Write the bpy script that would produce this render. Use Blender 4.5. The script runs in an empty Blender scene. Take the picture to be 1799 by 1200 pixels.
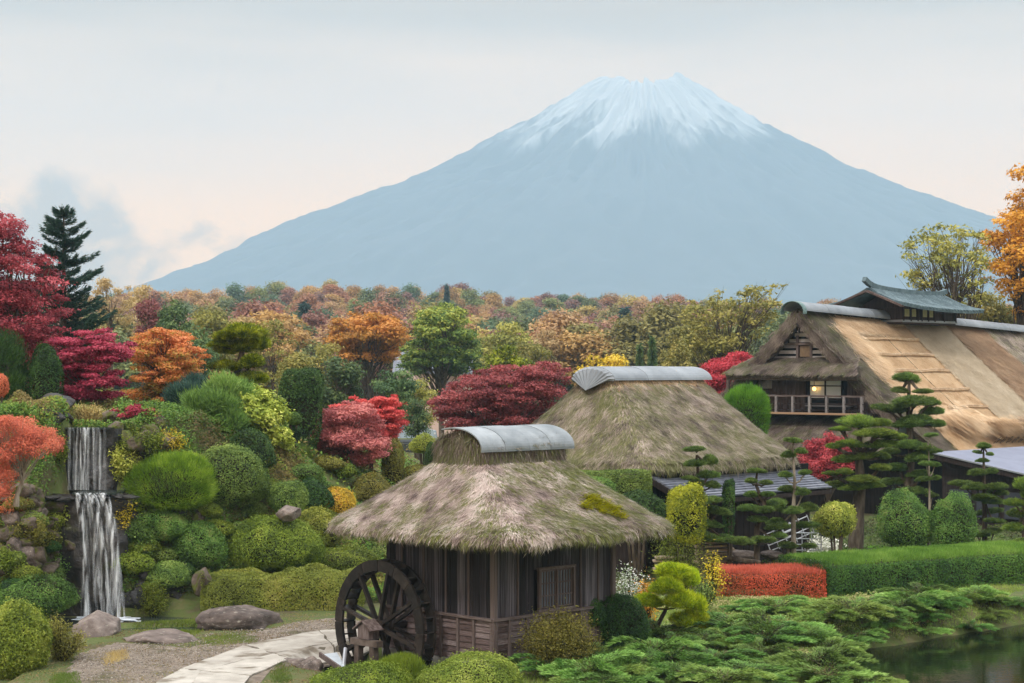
import bpy, math, random
import numpy as np
from mathutils import Vector, Matrix
sc = bpy.context.scene
COL = sc.collection
# ------------------------------------------------------------------ camera
CAMH, HOR, FPX, CX = 7.1, 650.0, 3200.0, 899.5
cam = bpy.data.cameras.new('camera'); camo = bpy.data.objects.new('camera', cam); COL.objects.link(camo)
camo.location = (0, 0, CAMH); camo.rotation_euler = (math.radians(90), 0, 0)
cam.sensor_width = 36.0; cam.lens = 36.0*FPX/1799.0
cam.shift_y = (HOR-600.0)/1799.0
cam.clip_start = 0.5; cam.clip_end = 60000
sc.camera = camo
# ------------------------------------------------------------------ light
SUN_EL, SUN_AZ = 52.0, 215.0        # azimuth: from behind the viewer, to the left
w = bpy.data.worlds.new('World'); sc.world = w; w.use_nodes = True
nt = w.node_tree; nt.nodes.clear()
def wn(t, **k):
    n = nt.nodes.new(t)
    for a, b in k.items(): setattr(n, a, b)
    return n
def wl(a, b): nt.links.new(a, b)
wout = wn('ShaderNodeOutputWorld'); bg = wn('ShaderNodeBackground')
sky = wn('ShaderNodeTexSky', sky_type='NISHITA', sun_disc=False)
sky.sun_elevation = math.radians(SUN_EL); sky.sun_rotation = math.radians(SUN_AZ)
tc = wn('ShaderNodeTexCoord'); sep = wn('ShaderNodeSeparateXYZ'); wl(tc.outputs['Generated'], sep.inputs[0])
def wmath(op, a, b=None, c=None, clamp=False):
    n = wn('ShaderNodeMath', operation=op); n.use_clamp = clamp
    for i, v in enumerate((a, b, c)):
        if v is None: continue
        if isinstance(v, (int, float)): n.inputs[i].default_value = v
        else: wl(v, n.inputs[i])
    return n.outputs[0]
def wramp(fac, stops, interp='LINEAR'):
    n = wn('ShaderNodeValToRGB'); n.color_ramp.interpolation = interp
    e = n.color_ramp.elements
    while len(e) < len(stops): e.new(0.5)
    for i, (p, c) in enumerate(stops): e[i].position = p; e[i].color = (*c, 1)
    wl(fac, n.inputs[0]); return n.outputs[0]
def wmix(f, a, b, mode='MIX'):
    n = wn('ShaderNodeMix', data_type='RGBA', blend_type=mode)
    for i, v in ((0, f), (6, a), (7, b)):
        if isinstance(v, (int, float)): n.inputs[i].default_value = v
        elif isinstance(v, tuple): n.inputs[i].default_value = (*v, 1)
        else: wl(v, n.inputs[i])
    return n.outputs[2]
def wnoise(vec, scale, detail=5, rough=.55, dist=0):
    n = wn('ShaderNodeTexNoise'); n.inputs['Scale'].default_value = scale; n.inputs['Detail'].default_value = detail
    n.inputs['Roughness'].default_value = rough; n.inputs['Distortion'].default_value = dist
    wl(vec, n.inputs['Vector']); return n.outputs[0]
# overcast deck: a high even veil in soft bands, lower broken grey cloud at the foot of the mountain
mp = wn('ShaderNodeMapping'); mp.inputs['Scale'].default_value = (1.6, 1.6, 9.0); wl(tc.outputs['Generated'], mp.inputs[0])
band = wnoise(mp.outputs[0], 2.2, 3, .5, .3)
elev = wmath('MULTIPLY_ADD', wmath('SUBTRACT', band, .5), .07, sep.outputs[2])
glow = wmath('MULTIPLY', wmath('MULTIPLY_ADD', sep.outputs[1], .9, .25, clamp=True), wmath('SUBTRACT', 1.0, wmath('MULTIPLY', wmath('SUBTRACT', elev, .085), 9.5, clamp=True), clamp=True))
veil = wramp(elev, [(0.0, (.86, .76, .67)), (0.12, (.88, .74, .61)), (0.20, (.64, .45, .29)), (0.30, (.90, .85, .79)), (.60, (1.55, 1.54, 1.53)), (1.0, (2.05, 2.05, 2.05))])
veil = wmix(wmath('MULTIPLY', glow, .95), veil, (1.84, .94, .34))
mp2 = wn('ShaderNodeMapping'); mp2.inputs['Scale'].default_value = (1.0, 1.0, 1.5); wl(tc.outputs['Generated'], mp2.inputs[0])
cn = wnoise(mp2.outputs[0], 17.0, 7, .58, .25)
ax = wmath('ARCTAN2', sep.outputs[0], sep.outputs[1])
# broken cumulus bank low on the left of the mountain, thinning upwards and to the right
bank = wmath('SUBTRACT', wmath('MULTIPLY_ADD', ax, -.55, -0.030), wmath('MULTIPLY', sep.outputs[2], 1.0))
bank = wmath('MULTIPLY_ADD', bank, 7.5, .0)
bankm = wmath('ADD', wmath('MINIMUM', wmath('MAXIMUM', bank, -.36), .30), wmath('MULTIPLY', wmath('SUBTRACT', cn, .5), 1.9))
bankf = wmath('MULTIPLY', wmath('SMOOTH_MIN', wmath('MULTIPLY', bankm, 3.4, clamp=True), 1.0, .1, clamp=True), .88)
cl = wmix(bankf, veil, (.60, .38, .22))
skyn = wmix(1.0, sky.outputs[0], (.1, .1, .1), 'MULTIPLY')
wl(wmix(.90, skyn, cl), bg.inputs[0]); bg.inputs[1].default_value = 1.0
wl(bg.outputs[0], wout.inputs[0])
sun = bpy.data.lights.new('sun', 'SUN'); sun.energy = 1.5; sun.angle = math.radians(10); sun.color = (1, .97, .93)
suno = bpy.data.objects.new('sun', sun); COL.objects.link(suno)
_az = math.radians(SUN_AZ); _el = math.radians(SUN_EL)
suno.rotation_euler = Vector((math.sin(_az)*math.cos(_el), math.cos(_az)*math.cos(_el), math.sin(_el))).to_track_quat('Z', 'Y').to_euler()
sc.view_settings.view_transform = 'Standard'; sc.view_settings.look = 'None'
sc.view_settings.exposure = 0.56; sc.view_settings.gamma = 1.0
HAZE_D = 2.5e-4
cy = sc.cycles
cy.max_bounces = 5; cy.diffuse_bounces = 3; cy.glossy_bounces = 2; cy.transmission_bounces = 4; cy.transparent_max_bounces = 8; cy.volume_bounces = 2
cy.use_denoising = True; cy.use_adaptive_sampling = True; cy.adaptive_threshold = 0.015; cy.sample_clamp_indirect = 6
try:
    cy.denoiser = 'OPENIMAGEDENOISE'; cy.denoising_input_passes = 'RGB_ALBEDO_NORMAL'
except Exception: pass

# ------------------------------------------------------------------ helpers
def WX(px, D): return (px-CX)/FPX*D
def WZ(py, D): return CAMH-(py-HOR)/FPX*D
def sm(a, b, x): t = np.clip((x-a)/(b-a), 0, 1); return t*t*(3-2*t)
def vnoise(P, f=1.0, seed=0):
    P = np.asarray(P, float)*f+seed*17.31
    i = np.floor(P).astype(np.int64); t = P-i; t = t*t*(3-2*t)
    def h(a, b, c):
        n = (a*374761393+b*668265263+c*2147483647+seed*144665)&0xffffffff
        n = ((n^(n>>13))*1274126177)&0xffffffff
        return ((n^(n>>16))&0xffff)/65535.0
    r = 0
    for dx in (0, 1):
        for dy in (0, 1):
            for dz in (0, 1):
                wgt = (t[..., 0] if dx else 1-t[..., 0])*(t[..., 1] if dy else 1-t[..., 1])*(t[..., 2] if dz else 1-t[..., 2])
                r = r+wgt*h(i[..., 0]+dx, i[..., 1]+dy, i[..., 2]+dz)
    return r
def fbm(P, f=1.0, seed=0, o=4): return sum(vnoise(P, f*2**k, seed+k)*.5**k for k in range(o))/sum(.5**k for k in range(o))
def np_mesh(name, V, F, tint=None, smooth=False):
    """V (n,3); F (m,k) one face size; tint per face"""
    V = np.ascontiguousarray(V, np.float32); F = np.ascontiguousarray(F, np.int32); k = F.shape[1]; m = len(F)
    me = bpy.data.meshes.new(name)
    me.vertices.add(len(V)); me.vertices.foreach_set('co', V.ravel())
    me.loops.add(m*k); me.loops.foreach_set('vertex_index', F.ravel())
    me.polygons.add(m); me.polygons.foreach_set('loop_start', np.arange(0, m*k, k, dtype=np.int32))
    if smooth: me.polygons.foreach_set('use_smooth', np.ones(m, bool))
    if tint is not None:
        a = me.attributes.new('tint', 'FLOAT', 'FACE'); a.data.foreach_set('value', np.ascontiguousarray(tint, np.float32))
    me.update(calc_edges=True); return me
def py_mesh(name, V, F, smooth=False):
    me = bpy.data.meshes.new(name); me.from_pydata([tuple(v) for v in V], [], F)
    if smooth: me.polygons.foreach_set('use_smooth', [True]*len(me.polygons))
    me.update(); return me
class MB:
    def __init__(s): s.v = []; s.f = []
    def box(s, c, dx, dy, dz, ax=(1, 0, 0), ay=(0, 1, 0), az=(0, 0, 1)):
        c = np.array(c, float); X, Y, Z = (np.array(a, float) for a in (ax, ay, az)); n = len(s.v)
        for sx, sy, sz in ((-1,-1,-1),(1,-1,-1),(1,1,-1),(-1,1,-1),(-1,-1,1),(1,-1,1),(1,1,1),(-1,1,1)):
            s.v.append(c+X*sx*dx/2+Y*sy*dy/2+Z*sz*dz/2)
        s.f += [[n+i for i in q] for q in ((0,3,2,1),(4,5,6,7),(0,1,5,4),(1,2,6,5),(2,3,7,6),(3,0,4,7))]; return s
    def bar(s, a, b, wd, ht, up=(0, 0, 1)):
        a = np.array(a, float); b = np.array(b, float); d = b-a; L = np.linalg.norm(d); d /= L
        sd = np.cross(d, up); sd /= max(1e-9, np.linalg.norm(sd)); u = np.cross(sd, d)
        return s.box((a+b)/2, L, wd, ht, d, sd, u)
    def tube(s, pts, rad, sides=6, cap=True):
        pts = [np.array(p, float) for p in pts]; n0 = len(s.v); prev = None
        for i, p in enumerate(pts):
            d = pts[min(i+1, len(pts)-1)]-pts[max(i-1, 0)]; d = d/max(1e-9, np.linalg.norm(d))
            a = np.cross(d, (0.31, .9, .12)) if prev is None else prev-d*np.dot(prev, d)
            if np.linalg.norm(a) < 1e-6: a = np.cross(d, (1, 0, 0))
            a = a/np.linalg.norm(a); prev = a; b = np.cross(d, a)
            r = rad[i] if hasattr(rad, '__len__') else rad
            for k in range(sides):
                t = 2*math.pi*k/sides; s.v.append(p+(a*math.cos(t)+b*math.sin(t))*r)
        for i in range(len(pts)-1):
            for k in range(sides):
                k2 = (k+1)%sides; o = n0+i*sides
                s.f.append([o+k, o+k2, o+sides+k2, o+sides+k])
        if cap:
            s.f.append([n0+k for k in range(sides)][::-1]); o = n0+(len(pts)-1)*sides; s.f.append([o+k for k in range(sides)])
        return s
    def poly(s, pts, thick=None, up=(0, 0, 1)):
        n = len(s.v); m = len(pts); s.v += [np.array(p, float) for p in pts]
        if thick is None: s.f.append(list(range(n, n+m)))
        else:
            u = np.array(up, float)*thick; s.v += [np.array(p, float)-u for p in pts]
            s.f.append(list(range(n, n+m))); s.f.append(list(range(n+2*m-1, n+m-1, -1)))
            for i in range(m): j = (i+1)%m; s.f.append([n+i, n+m+i, n+m+j, n+j])
        return s
    def mesh(s, name, smooth=False): return py_mesh(name, s.v, s.f, smooth)
ORD = 'first second third fourth fifth sixth seventh eighth ninth tenth eleventh twelfth thirteenth fourteenth fifteenth sixteenth seventeenth eighteenth nineteenth twentieth twenty-first twenty-second twenty-third twenty-fourth twenty-fifth twenty-sixth twenty-seventh twenty-eighth twenty-ninth thirtieth'.split()
def count_labels(things, fmt):
    """number look-alikes along the picture so that each label points at one"""
    for i, t in enumerate(sorted(things, key=lambda t: t.location[0]/t.location[1])): t['label'] = fmt % (t.get('tone', ''), ORD[i])
    for t in things:
        if 'tone' in t: del t['tone']
def wloc(o):
    l = Vector(o.location)
    while o.parent: o = o.parent; l += o.location
    return l
def thing(name, loc, label, cat, group=None):
    o = bpy.data.objects.new(name, None); COL.objects.link(o); o.location = loc; o.empty_display_size = .2
    o['label'] = label; o['category'] = cat
    if group: o['group'] = group
    return o
def part(name, me, m, parent=None, kind=None, label=None):
    """me in world coordinates; re-based on the parent"""
    if isinstance(me, MB): me = me.mesh(name)
    o = bpy.data.objects.new(name, me); COL.objects.link(o)
    if m and not me.materials: me.materials.append(m)
    if parent:
        if not me.get('based'):
            me.transform(Matrix.Translation(-wloc(parent))); me['based'] = 1
        o.parent = parent
    if kind: o['kind'] = kind
    if label: o['label'] = label
    return o
def single(name, me, m, label, cat, loc=None, group=None):
    if isinstance(me, MB): me = me.mesh(name)
    o = bpy.data.objects.new(name, me); COL.objects.link(o); me.materials.append(m)
    if loc is not None: me.transform(Matrix.Translation(-Vector(loc))); o.location = loc
    o['label'] = label; o['category'] = cat
    if group: o['group'] = group
    return o
def struct(name, me, m, kind='structure', parent=None):
    if isinstance(me, MB): me = me.mesh(name)
    o = bpy.data.objects.new(name, me); COL.objects.link(o); me.materials.append(m); o['kind'] = kind
    return o
_ub = MB().box((0, 0, 0), 1, 1, 1)
def boxmesh(m, _c={}):
    if m.name not in _c:
        me = _ub.mesh('board'); me.materials.append(m); _c[m.name] = me
    return _c[m.name]
def piece(name, parent, m, c, dims, rz=0.0, rot=None):
    """a plain board: shared unit mesh placed and scaled"""
    o = bpy.data.objects.new(name, boxmesh(m)); COL.objects.link(o); o.parent = parent
    o.location = Vector(c)-wloc(parent); o.scale = dims
    if rot is not None: o.rotation_euler = rot
    else: o.rotation_euler = (0, 0, rz)
    return o
# ------------------------------------------------------------------ materials
def surf(name, cols, scale=3.0, rough=.85, bump=0.0, stretch=(1, 1, 1), detail=6, objvar=0.0, bscale=None, coords='Object', spec=.3, metal=0.0, nrough=.6, patch=None):
    m = bpy.data.materials.new(name); m.use_nodes = True; t = m.node_tree; p = t.nodes['Principled BSDF']
    N = lambda ty: t.nodes.new(ty); L = t.links.new
    tcn = N('ShaderNodeTexCoord'); mpn = N('ShaderNodeMapping'); mpn.inputs['Scale'].default_value = stretch
    if coords == 'World':
        g = N('ShaderNodeNewGeometry'); vec = g.outputs['Position']
    else: vec = tcn.outputs['Object']
    oi = N('ShaderNodeObjectInfo')
    if objvar:
        va = N('ShaderNodeVectorMath'); va.operation = 'MULTIPLY_ADD'
        cb = N('ShaderNodeCombineXYZ')
        for i in range(3): L(oi.outputs['Random'], cb.inputs[i])
        L(cb.outputs[0], va.inputs[0]); va.inputs[1].default_value = (37, 53, 71); L(vec, va.inputs[2]); vec = va.outputs[0]
    L(vec, mpn.inputs[0])
    n = N('ShaderNodeTexNoise'); n.inputs['Scale'].default_value = scale; n.inputs['Detail'].default_value = detail; n.inputs['Roughness'].default_value = nrough
    L(mpn.outputs[0], n.inputs['Vector'])
    fac = n.outputs[0]
    mr = N('ShaderNodeMapRange'); mr.inputs[1].default_value = .28; mr.inputs[2].default_value = .72; L(fac, mr.inputs[0]); fac = mr.outputs[0]
    if objvar:
        ma = N('ShaderNodeMath'); ma.operation = 'MULTIPLY_ADD'; ma.inputs[1].default_value = objvar; L(oi.outputs['Random'], ma.inputs[0])
        ms = N('ShaderNodeMath'); ms.operation = 'SUBTRACT'; ms.inputs[1].default_value = objvar/2; L(fac, ms.inputs[0]); L(ms.outputs[0], ma.inputs[2]); fac = ma.outputs[0]
    r = N('ShaderNodeValToRGB'); e = r.color_ramp.elements
    while len(e) < len(cols): e.new(.5)
    for i, c in enumerate(cols): e[i].position = i/max(1, len(cols)-1); e[i].color = (*c, 1)
    L(fac, r.inputs[0]); colo = r.outputs[0]
    if patch:   # (colour, scale, threshold, softness): lichen / moss / dirt patches of their own shape
        n3 = N('ShaderNodeTexNoise'); n3.inputs['Scale'].default_value = patch[1]; n3.inputs['Detail'].default_value = 6; L(vec, n3.inputs['Vector'])
        m3 = N('ShaderNodeMapRange'); m3.inputs[1].default_value = patch[2]; m3.inputs[2].default_value = patch[2]+patch[3]; L(n3.outputs[0], m3.inputs[0])
        mx = N('ShaderNodeMix'); mx.data_type = 'RGBA'; L(m3.outputs[0], mx.inputs[0]); L(colo, mx.inputs[6]); mx.inputs[7].default_value = (*patch[0], 1); colo = mx.outputs[2]
    L(colo, p.inputs['Base Color'])
    p.inputs['Roughness'].default_value = rough; p.inputs['Specular IOR Level'].default_value = spec; p.inputs['Metallic'].default_value = metal
    if bump:
        n2 = N('ShaderNodeTexNoise'); n2.inputs['Scale'].default_value = bscale or scale*2; n2.inputs['Detail'].default_value = 6; L(mpn.outputs[0], n2.inputs['Vector'])
        b = N('ShaderNodeBump'); b.inputs['Strength'].default_value = min(1, bump); b.inputs['Distance'].default_value = .05*max(1, bump); L(n2.outputs[0], b.inputs['Height']); L(b.outputs[0], p.inputs['Normal'])
    return m
def leafmat(name, cols, trans=.28, rough=.6, hv=.03, spec=.25):
    m = bpy.data.materials.new(name); m.use_nodes = True; t = m.node_tree; p = t.nodes['Principled BSDF']; out = t.nodes['Material Output']
    N = lambda ty: t.nodes.new(ty); L = t.links.new
    a = N('ShaderNodeAttribute'); a.attribute_name = 'tint'; oi = N('ShaderNodeObjectInfo')
    r = N('ShaderNodeValToRGB'); e = r.color_ramp.elements
    while len(e) < len(cols): e.new(.5)
    for i, c in enumerate(cols): e[i].position = i/max(1, len(cols)-1); e[i].color = (*c, 1)
    L(a.outputs['Fac'], r.inputs[0])
    hs = N('ShaderNodeHueSaturation'); m1 = N('ShaderNodeMath'); m1.operation = 'MULTIPLY_ADD'; m1.inputs[1].default_value = hv; m1.inputs[2].default_value = .5-hv/2
    L(oi.outputs['Random'], m1.inputs[0]); L(m1.outputs[0], hs.inputs['Hue']); L(r.outputs[0], hs.inputs['Color'])
    m2 = N('ShaderNodeMath'); m2.operation = 'MULTIPLY_ADD'; m2.inputs[1].default_value = .3 if hv else 0; m2.inputs[2].default_value = .87 if hv else 1; L(oi.outputs['Random'], m2.inputs[0]); L(m2.outputs[0], hs.inputs['Value'])
    L(hs.outputs[0], p.inputs['Base Color']); p.inputs['Roughness'].default_value = rough; p.inputs['Specular IOR Level'].default_value = spec
    tr = N('ShaderNodeBsdfTranslucent'); L(hs.outputs[0], tr.inputs[0]); mx = N('ShaderNodeMixShader'); mx.inputs[0].default_value = trans
    L(p.outputs[0], mx.inputs[1]); L(tr.outputs[0], mx.inputs[2]); L(mx.outputs[0], out.inputs['Surface'])
    return m
def srgb(r, g, b): return tuple(((c/255)/12.92 if c/255 <= .04045 else ((c/255+.055)/1.055)**2.4) for c in (r, g, b))
def pal(*rgb, k=1.0): return [tuple(min(.95, v*k) for v in srgb(*c)) for c in rgb]
BARK = surf('bark', pal((52, 42, 34), (86, 74, 62), (118, 106, 92)), 6, .95, .8, (1, 1, .25), objvar=.2)
PALEBARK = surf('pale_bark', pal((110, 98, 84), (150, 138, 122), (182, 172, 158)), 8, .9, .4, (1, 1, .3))
TWIG = surf('twig', pal((38, 34, 24), (60, 52, 36)), 9, .95)
# ------------------------------------------------------------------ terrain
rng = np.random.default_rng(11)
def ground(x, y):
    x = np.asarray(x, float); y = np.asarray(y, float)
    A = np.interp(x, [-60, -14, -10, -7, -5, -2, 1], [6.2, 5.8, 5.3, 4.1, 3.0, 1.4, 0])
    ys = np.interp(x, [-60, -16, -14, -10.6, -10, -7, -4, 1], [47, 49.5, 50.8, 53.6, 53.6, 54.6, 57, 60])
    wd = np.interp(x, [-60, -16, -12, -10, -7, -4], [6, 5.5, 4.2, 4.6, 8.5, 10])
    z = A*sm(0, 1, (y-ys)/wd)*(1-.9*sm(84, 120, y))
    P = np.stack([x, y, 0*x], -1)
    z = z+(fbm(P, .55, 3, 3)-.5)*.5*sm(.3, 2.0, z)
    # notch of the waterfall, two ledges
    k = sm(-13.85, -13.5, x)*(1-sm(-11.75, -11.4, x))*(y < 70)
    step = np.where(y < 54.3, -.2, np.where(y < 55.8, 3.3, 5.25))
    z = np.where(y < 57.5, z*(1-k)+step*k, z)
    # plunge pool and stream
    d = np.hypot((x+11.2)/2.6, (y-52.6)/1.3); z = z-.45*(1-sm(.5, 1.1, d))*(y < 53.9)
    d = np.hypot((x+9.0)/2.4, (y-50.4)/.7); z = z-.3*(1-sm(.5, 1.2, d))
    # wheel pit
    d = np.hypot((x+3.2)/2.3, (y-44.9)/2.2); z = z-1.15*(1-sm(.55, 1.05, d))
    # pond
    wob = (fbm(P, .8, 9, 3)-.5)*1.0
    s = np.minimum((x-8.3), (49.5+.857*(x-8.5)-y)*.76)+wob
    z = z-1.6*sm(-.9, 1.6, s)*(y < 70)*(y > 5)
    # gentle lumps on the lawn
    z = z+(fbm(P, .35, 5, 3)-.5)*.22*sm(3, 5, x)*(1-sm(.0, 1.2, s))*(y < 75)
    # low bank falling away under the viewer's terrace edge, far ridge, foot slopes of the mountain
    hx = np.interp(x/np.maximum(y, 1), [-.4, -.25, -.1, 0, .06, .12, .3], [15, 17.5, 19.5, 17, 17.5, 14.5, 13])
    far = sm(230, 600, y)*(1-sm(750, 1300, y))
    z = z+hx*far+(fbm(P, .006, 7, 4)-.5)*8*far
    return z
def gz(x, y): return float(ground(np.array([x]), np.array([y]))[0])
def gp(px, py, z=0.0):
    D = (CAMH-z)*FPX/(py-HOR); return (WX(px, D), D)
def axis(a): return np.unique(np.concatenate(a))
xs = axis([np.linspace(-6000, -400, 14), np.linspace(-400, -40, 19), np.linspace(-40, -17, 24), np.linspace(-17, 17, 137), np.linspace(17, 50, 40), np.linspace(50, 400, 18), np.linspace(400, 6000, 14)])
ysg = axis([np.linspace(-60, 36, 10), np.linspace(36, 60, 105), np.linspace(60, 110, 60), np.linspace(110, 800, 70), np.linspace(800, 9000, 30)])
GX, GY = np.meshgrid(xs, ysg); nx, ny = len(xs), len(ysg)
V = np.stack([GX, GY, ground(GX, GY)], -1).reshape(-1, 3)
I = (np.arange(ny-1)[:, None]*nx+np.arange(nx-1)[None, :]).ravel(); F = np.stack([I, I+1, I+nx+1, I+nx], 1)
GROUNDM = surf('ground_soil_and_moss', pal((62, 54, 40), (88, 82, 56), (80, 94, 44), (104, 98, 66), (68, 82, 36)), .55, .95, .7, bscale=9, detail=9, coords='World', nrough=.7)
struct('ground', np_mesh('ground', V, F, smooth=True), GROUNDM)
# ------------------------------------------------------------------ mountain
MD = 5000.0; mpp = MD/FPX
prof_r = np.array([0, 40, 66, 80, 100, 130, 200, 270, 350, 430, 550, 620, 720, 900, 1000, 1120.])
prof_z = np.array([490, 500, 516, 515, 503, 482, 440, 405, 364, 331, 288, 262, 218, 150, 112, 0.])
nr, nth = 150, 500
rr = 1120*np.linspace(0.012, 1, nr)**1.5; th = np.linspace(-math.pi, math.pi, nth, endpoint=False)
R, T = np.meshgrid(rr, th, indexing='ij')
ca, sa = np.cos(T), np.sin(T)
def ang(f, s, k=0.0): return fbm(np.stack([ca*f, sa*f, R*k], -1), 1.0, s, 4)-.5
Zp = np.interp(R, prof_r, prof_z)
gul = 1-np.abs(2*(ang(9, 31, .004)))*3.2
gul2 = 1-np.abs(2*(ang(26, 37, .012)))*3.0
amp = np.interp(R, [0, 60, 120, 250, 500, 1500], [2, 7, 18, 20, 14, 8])
Zp = Zp+amp*(gul-.6)+amp*.45*(gul2-.6)+ang(5, 41)*np.interp(R, [0, 50, 75, 110, 1500], [4, 12, 20, 6, 0])
Zp = Zp+7*np.exp(-((R-70)/10)**2)*np.exp(-((T+.55)/.3)**2)          # highest point of the rim
Xp = R*(1+.03*ang(4, 43))*ca; Yp = R*sa*.45
Xp = np.where((Xp > 0) & (R > 560), Xp+(R-560)*.12, Xp)
Vm = np.stack([WX(1130, MD)+Xp*mpp, MD+Yp*mpp, CAMH+Zp*mpp-12], -1).reshape(-1, 3)
i = np.arange(nr-1)[:, None]; j = np.arange(nth)[None, :]; j2 = (j+1)%nth
Fm = np.stack([(i*nth+j), (i*nth+j2), ((i+1)*nth+j2), ((i+1)*nth+j)], -1).reshape(-1, 4)
me = np_mesh('mountain', Vm, Fm, smooth=True)
streak = fbm(np.stack([ca*30, sa*30, R*.010], -1), 1.0, 51, 4)-.5
big = fbm(np.stack([ca*5, sa*5, R*.012], -1), 1.0, 57, 4)-.5
sn = (Zp-408)/30+streak*2.6+big*4.2
rim = np.clip((R-240)/60, 0, 1)
snow = np.clip(.5+sn*.42-.55*np.clip(gul2-.72, 0, .3)/.3-.35*np.clip(gul-.75, 0, .25)/.25-rim*.25, 0, .95)*sm(362, 392, Zp)
a = me.attributes.new('tint', 'FLOAT', 'POINT'); a.data.foreach_set('value', snow.ravel().astype(np.float32))
SNOWM = leafmat('volcanic_rock_and_snow', [(.12, .12, .13), (.22, .225, .235), (.44, .445, .45), (.64, .64, .645)], 0.0, .9, 0.0)
struct('mountain', me, SNOWM)
# ------------------------------------------------------------------ water
def watermat(name, col, rough, bs, bst):
    m = bpy.data.materials.new(name); m.use_nodes = True; t = m.node_tree; p = t.nodes['Principled BSDF']
    p.inputs['Base Color'].default_value = (*col, 1); p.inputs['Roughness'].default_value = rough; p.inputs['IOR'].default_value = 1.33
    n = t.nodes.new('ShaderNodeTexNoise'); n.inputs['Scale'].default_value = bs; n.inputs['Detail'].default_value = 3
    g = t.nodes.new('ShaderNodeNewGeometry'); mpn = t.nodes.new('ShaderNodeMapping'); mpn.inputs['Scale'].default_value = (.5, 1.6, 1)
    t.links.new(g.outputs['Position'], mpn.inputs[0]); t.links.new(mpn.outputs[0], n.inputs['Vector'])
    b = t.nodes.new('ShaderNodeBump'); b.inputs['Strength'].default_value = bst; b.inputs['Distance'].default_value = .03; t.links.new(n.outputs[0], b.inputs['Height']); t.links.new(b.outputs[0], p.inputs['Normal'])
    return m
POND = watermat('dark_pond_water', (.010, .015, .006), .04, 4, .10)
STREAM = watermat('clear_stream_water', (.03, .04, .035), .10, 9, .8)
struct('pond_water', MB().poly([(6.5, 15, -.62), (40, 15, -.62), (40, 62, -.62), (6.5, 62, -.62)]), POND)
def blobpoly(cx, cyy, rx, ry, z, n=26, s=0, wob=.25):
    r = random.Random(s); ph = [r.random()*6.3 for _ in range(4)]; out = []
    for k in range(n):
        t = 2*math.pi*k/n; f = 1+wob*(.6*math.sin(2*t+ph[0])+.4*math.sin(3*t+ph[1])+.25*math.sin(5*t+ph[2])); out.append((cx+rx*f*math.cos(t), cyy+ry*f*math.sin(t), z))
    return out
struct('stream_water', MB().poly(blobpoly(-10.9, 52.5, 3.2, 1.5, -.16, s=2)), STREAM)
struct('stream_water', MB().poly(blobpoly(-8.9, 50.4, 2.6, .75, -.11, s=5)), STREAM)
struct('stream_water', MB().poly(blobpoly(-3.2, 44.9, 2.0, 1.9, -.95, s=6)), STREAM)
# ------------------------------------------------------------------ paved path
PATHM = surf('worn_pale_paving', pal((150, 142, 132), (176, 170, 160), (196, 190, 180)), 1.6, .9, .25, bscale=30, objvar=.35, detail=8, coords='World', patch=(srgb(118, 108, 94), 1.1, .56, .1))
GRAV = surf('trodden_earth', pal((100, 88, 76), (128, 116, 104), (150, 138, 126)), 3.5, .95, .6, bscale=40, detail=9, coords='World', patch=(srgb(84, 80, 56), .7, .55, .1))
def gpl(pts, z): return [(*gp(px, py), z) for px, py in pts]
def lifted(pts, dz, sub=10):
    """flat sheet laid over the terrain: grid of the polygon's bounding box clipped to it"""
    P2 = np.array([gp(*p) for p in pts]); lo, hi = P2.min(0), P2.max(0)
    nxx = int((hi[0]-lo[0])/.12)+2; nyy = int((hi[1]-lo[1])/.12)+2
    X, Y = np.meshgrid(np.linspace(lo[0], hi[0], nxx), np.linspace(lo[1], hi[1], nyy)); ins = np.zeros(X.shape, bool)
    q = np.roll(P2, -1, 0)
    for (x1, y1), (x2, y2) in zip(P2, q):
        c = ((y1 > Y) != (y2 > Y)) & (X < (x2-x1)*(Y-y1)/(y2-y1+1e-12)+x1); ins ^= c
    Z = np.maximum(ground(X, Y), -.25)+dz; Vv = np.stack([X, Y, Z], -1).reshape(-1, 3)
    I = (np.arange(nyy-1)[:, None]*nxx+np.arange(nxx-1)[None, :]); ok = ins[:-1, :-1] & ins[1:, 1:] & ins[1:, :-1] & ins[:-1, 1:]
    I = I[ok]; return np_mesh('sheet', Vv, np.stack([I, I+1, I+nxx+1, I+nxx], 1), smooth=True)
struct('earth_path', lifted([(90, 1230), (130, 1150), (205, 1128), (330, 1138), (470, 1105), (520, 1092), (600, 1084), (640, 1092), (640, 1120), (600, 1150), (480, 1180), (440, 1230)], .012), GRAV)
path = struct('path', lifted([(225, 1240), (330, 1172), (428, 1136), (520, 1117), (590, 1108), (650, 1108), (650, 1132), (596, 1146), (500, 1163), (432, 1196), (400, 1240)], .02),
              surf('path_joint', pal((78, 72, 60), (104, 96, 82)), 4, .95))
lines_a = [(210, 1240), (262, 1210), (318, 1178), (372, 1154), (430, 1136), (498, 1120), (560, 1110), (620, 1106), (660, 1106)]
lines_b = [(410, 1240), (424, 1208), (440, 1190), (470, 1174), (510, 1160), (552, 1152), (594, 1146), (630, 1138), (665, 1132)]
r_ = random.Random(4)
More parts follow.
